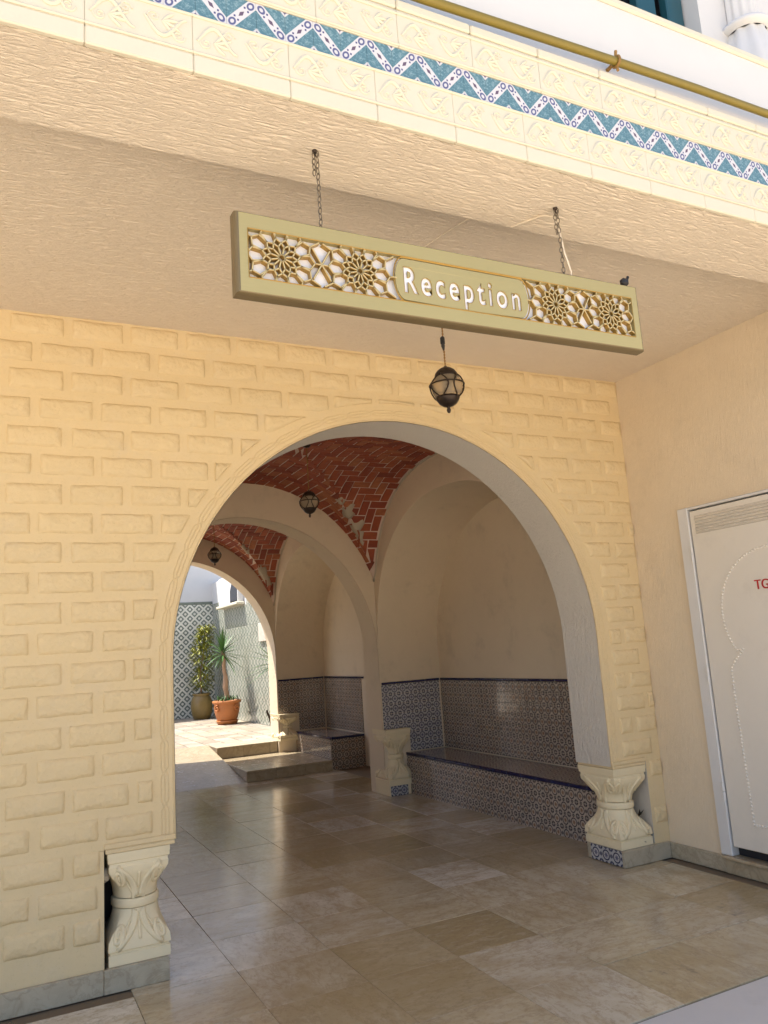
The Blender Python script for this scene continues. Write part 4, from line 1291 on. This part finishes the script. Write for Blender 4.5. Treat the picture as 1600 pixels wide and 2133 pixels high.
# ------------------------------------------------------------------ hanging lanterns
def lantern(label, x, y, zb, ztop, box=None, S=1.0):
    """zb bottom of finial; body about .173 wide and .21 high"""
    t = thing('hanging_lantern', label, 'lantern', (x, y, zb), None)
    z = zb + .028*S; r = .078
    class MS(MB):
        def lathe(s, prof, n=24, c=(0,0,0)): MB.lathe(s, [(r_*S, h_*S) for r_, h_ in prof], n, c)
    b = MS(); b.lathe([(.0001, -.028), (.007, -.024), (.011, -.012), (.007, 0), (.010, .004), (.024, .008), (.042, .020), (.055, .040), (.059, .052), (.052, .053), (.0001, .040)], 20, (x, y, z)); b.obj('bottom_cup', M['iron'], t, True)
    gp = [(.040, .034)] + [(r*math.sin(PI*q)*1.0 if False else .0, 0) for q in ()]
    prof = [(.040, .036), (.058, .055), (.070, .078), (.0755, .100), (.073, .122), (.064, .142), (.050, .157), (.040, .164)]
    b = MS(); b.lathe(prof, 28, (x, y, z)); b.obj('glass_globe', M['glass'], t, True)
    b = MS(); b.lathe([(.0001, .078), (.014, .082), (.022, .10), (.018, .122), (.011, .135), (.011, .165)], 16, (x, y, z)); b.obj('bulb', M['bulb'], t, True)
    b = MS(); b.lathe([(.054, .146), (.058, .152), (.054, .168), (.043, .184), (.026, .196), (.011, .202), (.006, .208), (.0001, .209)], 20, (x, y, z)); b.obj('top_cap', M['iron'], t, True)
    # cage
    def rad(h):
        for (r0, h0), (r1, h1) in zip(prof, prof[1:]):
            if h0 <= h <= h1: return r0+(r1-r0)*(h-h0)/(h1-h0)
        return .045
    b = MS()
    b.tube([(x+(.083*S)*math.cos(2*PI*k/36), y+.083*S*math.sin(2*PI*k/36), z+.112*S) for k in range(36)], .0042, 6, closed=True)
    for q in range(4):
        a = q*PI/2 + .5
        for side in (-1, 1):
            pts = []
            for k in range(15):
                u = k/14; h = .036 + .124*u
                da = side*(.62*math.sin(PI*u)*(1 if u < .62 else 1.0) )
                if u > .6: da = side*.62*math.sin(PI*u)*1.0
                pts.append((x+(rad(h)+.006)*S*math.cos(a+da), y+(rad(h)+.006)*S*math.sin(a+da), z+h*S))
            b.tube(pts, .0040, 6)
    b.obj('cage', M['iron'], t, True)
    b = MS(); n_ = 24; L_ = ztop-(z+.207*S)
    for s_ in (0, PI):
        b.tube([(x+.0028*math.cos(s_+k*1.2), y+.0028*math.sin(s_+k*1.2), z+.207*S+L_*k/60) for k in range(61)], .0026, 5)
    b.obj('twisted_cord', M['rust'], t, True)
    if box:
        b = MS(); b.cbox(x-.016, x+.008, y-.012, y+.012, box, box+.05, .008); b.tube([(x-.004, y, box), (x-.001, y, box-.03)], [.011, .004], 8); b.obj('cord_connector', M['black'], t)
    b = MS(); b.lathe([(.0001, -.022), (.02, -.02), (.035, -.006), (.037, .0)], 20, (x, y, ztop)); b.obj('ceiling_rose', M['iron'], t, True)
    return t
lantern('dark metal globe lantern hanging in front of the yellow wall', 2.110, 3.35, 2.680, ZC, 3.055, 1.10)
lantern('dark metal globe lantern under the vault of the first bay', 2.362, 6.06, 2.612, 3.24)
lantern('dark metal globe lantern under the vault of the far bay', 2.417, 9.48, 2.622, 3.24)

# ------------------------------------------------------------------ Reception sign
SX0, SX1, SZ0, SZ1, SY = .664, 2.318, 2.612, 2.876, 2.19
sg = thing('reception_sign', 'long champagne gold sign with star lattice reading Reception hung by chains', 'sign', ((SX0+SX1)/2, SY+.04, SZ0))
OX0, OX1, OZ0, OZ1 = .692, 2.288, 2.660, 2.826
b = MB()
for (xa, xb, za, zb) in ((SX0, SX1, SZ0, OZ0), (SX0, SX1, OZ1, SZ1), (SX0, OX0, OZ0, OZ1), (OX1, SX1, OZ0, OZ1)):
    b.box(xa, xb, SY, SY+.024, za, zb)
b.obj('frame', M['champ'], sg)
b = MB()
def rect_ring(ex, ez, y): return [(SX0-ex, y, SZ0-ez), (SX1+ex, y, SZ0-ez), (SX1+ex, y, SZ1+ez), (SX0-ex, y, SZ1+ez)]
b.grid([rect_ring(0, 0, SY+.0005), rect_ring(.006, .003, SY+.002), rect_ring(.012, .006, SY+.010), rect_ring(.013, .007, SY+.022), rect_ring(.013, .007, SY+.050)], closev=True, flip=True)
b.f.append(tuple(len(b.v)-k for k in (1, 2, 3, 4)))
b.obj('frame_return', M['bronze'], sg)
b = MB(); b.box(OX0-.003, OX1+.003, SY+.0215, SY+.0235, OZ0-.003, OZ1+.003); b.obj('white_backing', M['acryl'], sg)
b = MB()
for p0, p1 in (((OX0, OZ0), (OX1, OZ0)), ((OX1, OZ0), (OX1, OZ1)), ((OX1, OZ1), (OX0, OZ1)), ((OX0, OZ1), (OX0, OZ0))):
    b.tube([(p0[0], SY-.0005, p0[1]), (p1[0], SY-.0005, p1[1])], .0018, 4)
b.obj('inner_edge', M['gold'], sg)
def clip(p, q, x0, x1, z0, z1):
    t0, t1 = 0., 1.; dx, dz = q[0]-p[0], q[1]-p[1]
    for d, a in ((-dx, p[0]-x0), (dx, x1-p[0]), (-dz, p[1]-z0), (dz, z1-p[1])):
        if abs(d) < 1e-9:
            if a < 0: return None
        else:
            r_ = a/d
            if d < 0: t0 = max(t0, r_)
            else: t1 = min(t1, r_)
    if t0 >= t1: return None
    return (p[0]+dx*t0, p[1]+dz*t0), (p[0]+dx*t1, p[1]+dz*t1)
def bar(b, p, q, w_, y0, y1):
    d = Vector((q[0]-p[0], q[1]-p[1])); L_ = d.length
    if L_ < .001: return
    d /= L_; n_ = Vector((-d.y, d.x))*w_; e = d*(w_*.6)
    c = [(p[0]-e.x-n_.x, p[1]-e.y-n_.y), (q[0]+e.x-n_.x, q[1]+e.y-n_.y), (q[0]+e.x+n_.x, q[1]+e.y+n_.y), (p[0]-e.x+n_.x, p[1]-e.y+n_.y)]
    b.add([(x, y0, z) for x, z in c]+[(x, y1, z) for x, z in c], [(0,1,2,3), (7,6,5,4), (0,4,5,1), (1,5,6,2), (2,6,7,3), (3,7,4,0)])
def rosette_lines(cx, cz, Rr=.1375):
    L_ = []
    def pt(r_, a): return (cx+r_*math.cos(R(a)), cz+r_*math.sin(R(a)))
    for k in range(12):
        a = 30*k
        L_.append((pt(.0115, a-15), pt(.0115, a+15)))
        L_.append((pt(.0115, a+15), pt(.038, a+15)))                 # petal separators
        L_.append((pt(.038, a-15), pt(.053, a))); L_.append((pt(.053, a), pt(.038, a+15)))
        L_.append((pt(.053, a), pt(.067, a+15))); L_.append((pt(.067, a-15), pt(.053, a)))
        L_.append((pt(.067, a+15), pt(.100, a+13.0))); L_.append((pt(.067, a-15), pt(.100, a-13.0)))
        L_.append((pt(.100, a-13.0), pt(.114, a))); L_.append((pt(.100, a+13.0), pt(.114, a)))
        L_.append((pt(.114, a), pt(.15, a)))
    return L_
zc_ = (OZ0+OZ1)/2
for cxr, lim in (((.802, 1.077), (OX0, 1.214)), ((1.898, 2.173), (1.766, OX1))):
    b = MB(); b2 = MB()
    mids = [(cxr[0]+cxr[1])/2]
    for cx_ in cxr:
        for p, q in rosette_lines(cx_, zc_):
            lo_, hi_ = lim
            if cx_ == cxr[0]: hi_ = mids[0]
            else: lo_ = mids[0]
            c = clip(p, q, max(lo_, lim[0]), min(hi_, lim[1]), OZ0, OZ1)
            if c:
                bar(b, c[0], c[1], .0030, SY+.003, SY+.0212); bar(b2, c[0], c[1], .0018, SY+.0005, SY+.0033)
    for sx_ in (-1, 1):
        p, q = (mids[0]-.030*sx_, zc_-.052), (mids[0]+.030*sx_, zc_+.052)
        bar(b, p, q, .0030, SY+.0031, SY+.0211); bar(b2, p, q, .0018, SY+.0006, SY+.0034)
    b.obj('lattice', M['gold'], sg); b2.obj('lattice_ridge', M['gold2'], sg)
# stadium name plate with letter-shaped holes
cu = bpy.data.curves.new('name_plate', 'FONT'); cu.body = 'Reception'; cu.size = .132; cu.space_character = 1.34
ob = bpy.data.objects.new('name_plate', cu); col.objects.link(ob)
bpy.context.view_layer.objects.active = ob; ob.select_set(True)
bpy.ops.object.convert(target='CURVE')
cu = ob.data
xs_all = [p.co.x for s in cu.splines for p in (s.bezier_points if s.type == 'BEZIER' else s.points)]
tx0, tx1 = min(xs_all), max(xs_all); k_ = .485/(tx1-tx0)
cu.transform(Matrix.Translation((1.246, 2.697, 0)) @ Matrix.Diagonal((k_, 1, 1, 1)) @ Matrix.Translation((-tx0, 0, 0)))
def stadium(x0, x1, z0, z1, n=14):
    r_ = (z1-z0)/2*1.02; out = []
    zc = (z0+z1)/2; bul = .040
    for k in range(n+1):
        a = -PI/2 + PI*k/n; out.append((x1-bul+bul*math.cos(a), zc+(z1-z0)/2*math.sin(a)))
    for k in range(n+1):
        a = PI/2 + PI*k/n; out.append((x0+bul+bul*math.cos(a), zc+(z1-z0)/2*math.sin(a)))
    return out
stp_ = stadium(1.206, 1.772, OZ0+.003, OZ1-.003)
sp = cu.splines.new('POLY'); sp.points.add(len(stp_)-1)
for p, q in zip(sp.points, stp_): p.co = (q[0], q[1], 0, 1)
sp.use_cyclic_u = True
cu.dimensions = '2D'; cu.fill_mode = 'BOTH'; cu.extrude = .003; cu.offset = -.0040; cu.resolution_u = 6
bpy.context.view_layer.update()
me = bpy.data.meshes.new_from_object(ob.evaluated_get(bpy.context.evaluated_depsgraph_get()))
cu.fill_mode = 'NONE'; cu.dimensions = '3D'; cu.extrude = 0; cu.bevel_depth = .0013; cu.bevel_resolution = 1
bpy.context.view_layer.update()
me_o = bpy.data.meshes.new_from_object(ob.evaluated_get(bpy.context.evaluated_depsgraph_get()))
me_o.transform(Matrix(((1,0,0,0), (0,0,-1,SY+.0028), (0,1,0,0), (0,0,0,1)))); me_o.materials.clear()
bpy.data.objects.remove(ob)
link('letter_outline', me_o, M['gold'], sg)
me.transform(Matrix(((1,0,0,0), (0,0,-1,SY+.0055), (0,1,0,0), (0,0,0,1))))
me.materials.clear()
link('name_plate', me, M['champ'], sg)
b = MB(); b.box(1.232, 1.748, SY+.0088, SY+.0098, OZ0+.010, OZ1-.010); b.obj('letter_backing', M['acryl'], sg)
b = MB(); b.tube([(x, SY+.003, z) for x, z in stadium(1.204, 1.774, OZ0+.002, OZ1-.002)], .0022, 5, closed=True); b.obj('plate_edge', M['gold'], sg)
# chains, hooks, cable, bracket
def link_mesh(rx=.0062, rz=.0125, r=.0018):
    b = MB(); pts = []
    for k in range(18):
        a = 2*PI*k/18; pts.append((rx*math.cos(a), 0, rz*math.sin(a)*(1.0)))
    b.tube(pts, r, 6, closed=True)
    me = bpy.data.meshes.new('chain_link'); me.from_pydata(b.v, [], b.f); me.materials.append(M['chain']); me.shade_smooth(); return me
LM = link_mesh()
def chain(label, x, y, z0, z1, dbl=0):
    t = thing('hanging_chain', label, 'chain', (x, y, z0), None)
    n = int((z1-z0)/.0205); 
    for k in range(n+1):
        o = link('chain_link', LM, parent=t, loc=(x, y, z0+(z1-z0-.012)*k/n)); o.rotation_euler = (0, 0, .5+(PI/2 if k % 2 else 0))
    for k in range(dbl):
        o = link('chain_link', LM, parent=t, loc=(x-.013, y, z1-.022-.0205*k)); o.rotation_euler = (0, .05, .5+(PI/2 if k % 2 else 0))
    b = MB(); b.tube([(x-.008, y, z1+.004), (x-.008, y, z1-.016), (x-.002, y, z1-.022), (x+.005, y, z1-.016), (x+.005, y, z1-.008)], .003, 6)
    b.lathe([(.0001, -.010), (.008, -.009), (.009, 0)], 10, (x-.008, y, z1)); b.obj('hook', M['iron'], t, True)
    return t
chain('steel chain holding the left part of the Reception sign', .953, SY+.024, SZ1+.012, ZB_, 4)
chain('steel chain holding the right part of the Reception sign', 1.974, SY+.024, SZ1+.012, ZB_, 5)
b = MB()
b.tube([(1.925, 2.31, ZB_-.004), (1.935, 2.275, ZB_-.008), (1.948, 2.245, ZB_-.018), (1.962, SY+.03, ZB_-.04), (1.974, SY+.025, ZB_-.09), (1.980, SY+.022, ZB_-.14), (1.984, SY+.02, 2.985), (1.998, SY+.02, 2.94), (2.010, SY+.022, 2.905), (2.012, SY+.028, 2.884)], .0036, 6)
cb = b.obj('sign_cable', M['cable'])
tag(cb, 'thin white cable winding down the right chain to the sign', 'cable')
b = MB(); b.tube([(1.925, 2.31, ZB_-.003), (1.88, 2.392, ZB_-.003)], .003, 6); b.tube([(1.88, 2.41, ZC-.002), (1.80, 2.7, ZC-.003), (1.74, 2.98, ZC-.003), (1.70, 3.25, ZC-.003)], .003, 6)
b.obj('ceiling_cable', M['cable'], cb)
t = thing('sign_bracket', 'small black clip on the top right corner of the Reception sign', 'clip', (2.285, SY+.02, SZ1))
b = MB(); b.cbox(2.266, 2.302, SY+.006, SY+.036, SZ1+.0125, SZ1+.044, .009); b.obj('clip_body', M['black'], t)
b = MB(); b.tube([(2.276, SY+.02, SZ1+.0072), (2.280, SY+.02, SZ1+.016)], .006, 8); b.tube([(2.298, SY+.02, SZ1+.040), (2.306, SY+.02, SZ1+.055)], .006, 8); b.obj('clip_arms', M['black'], t)
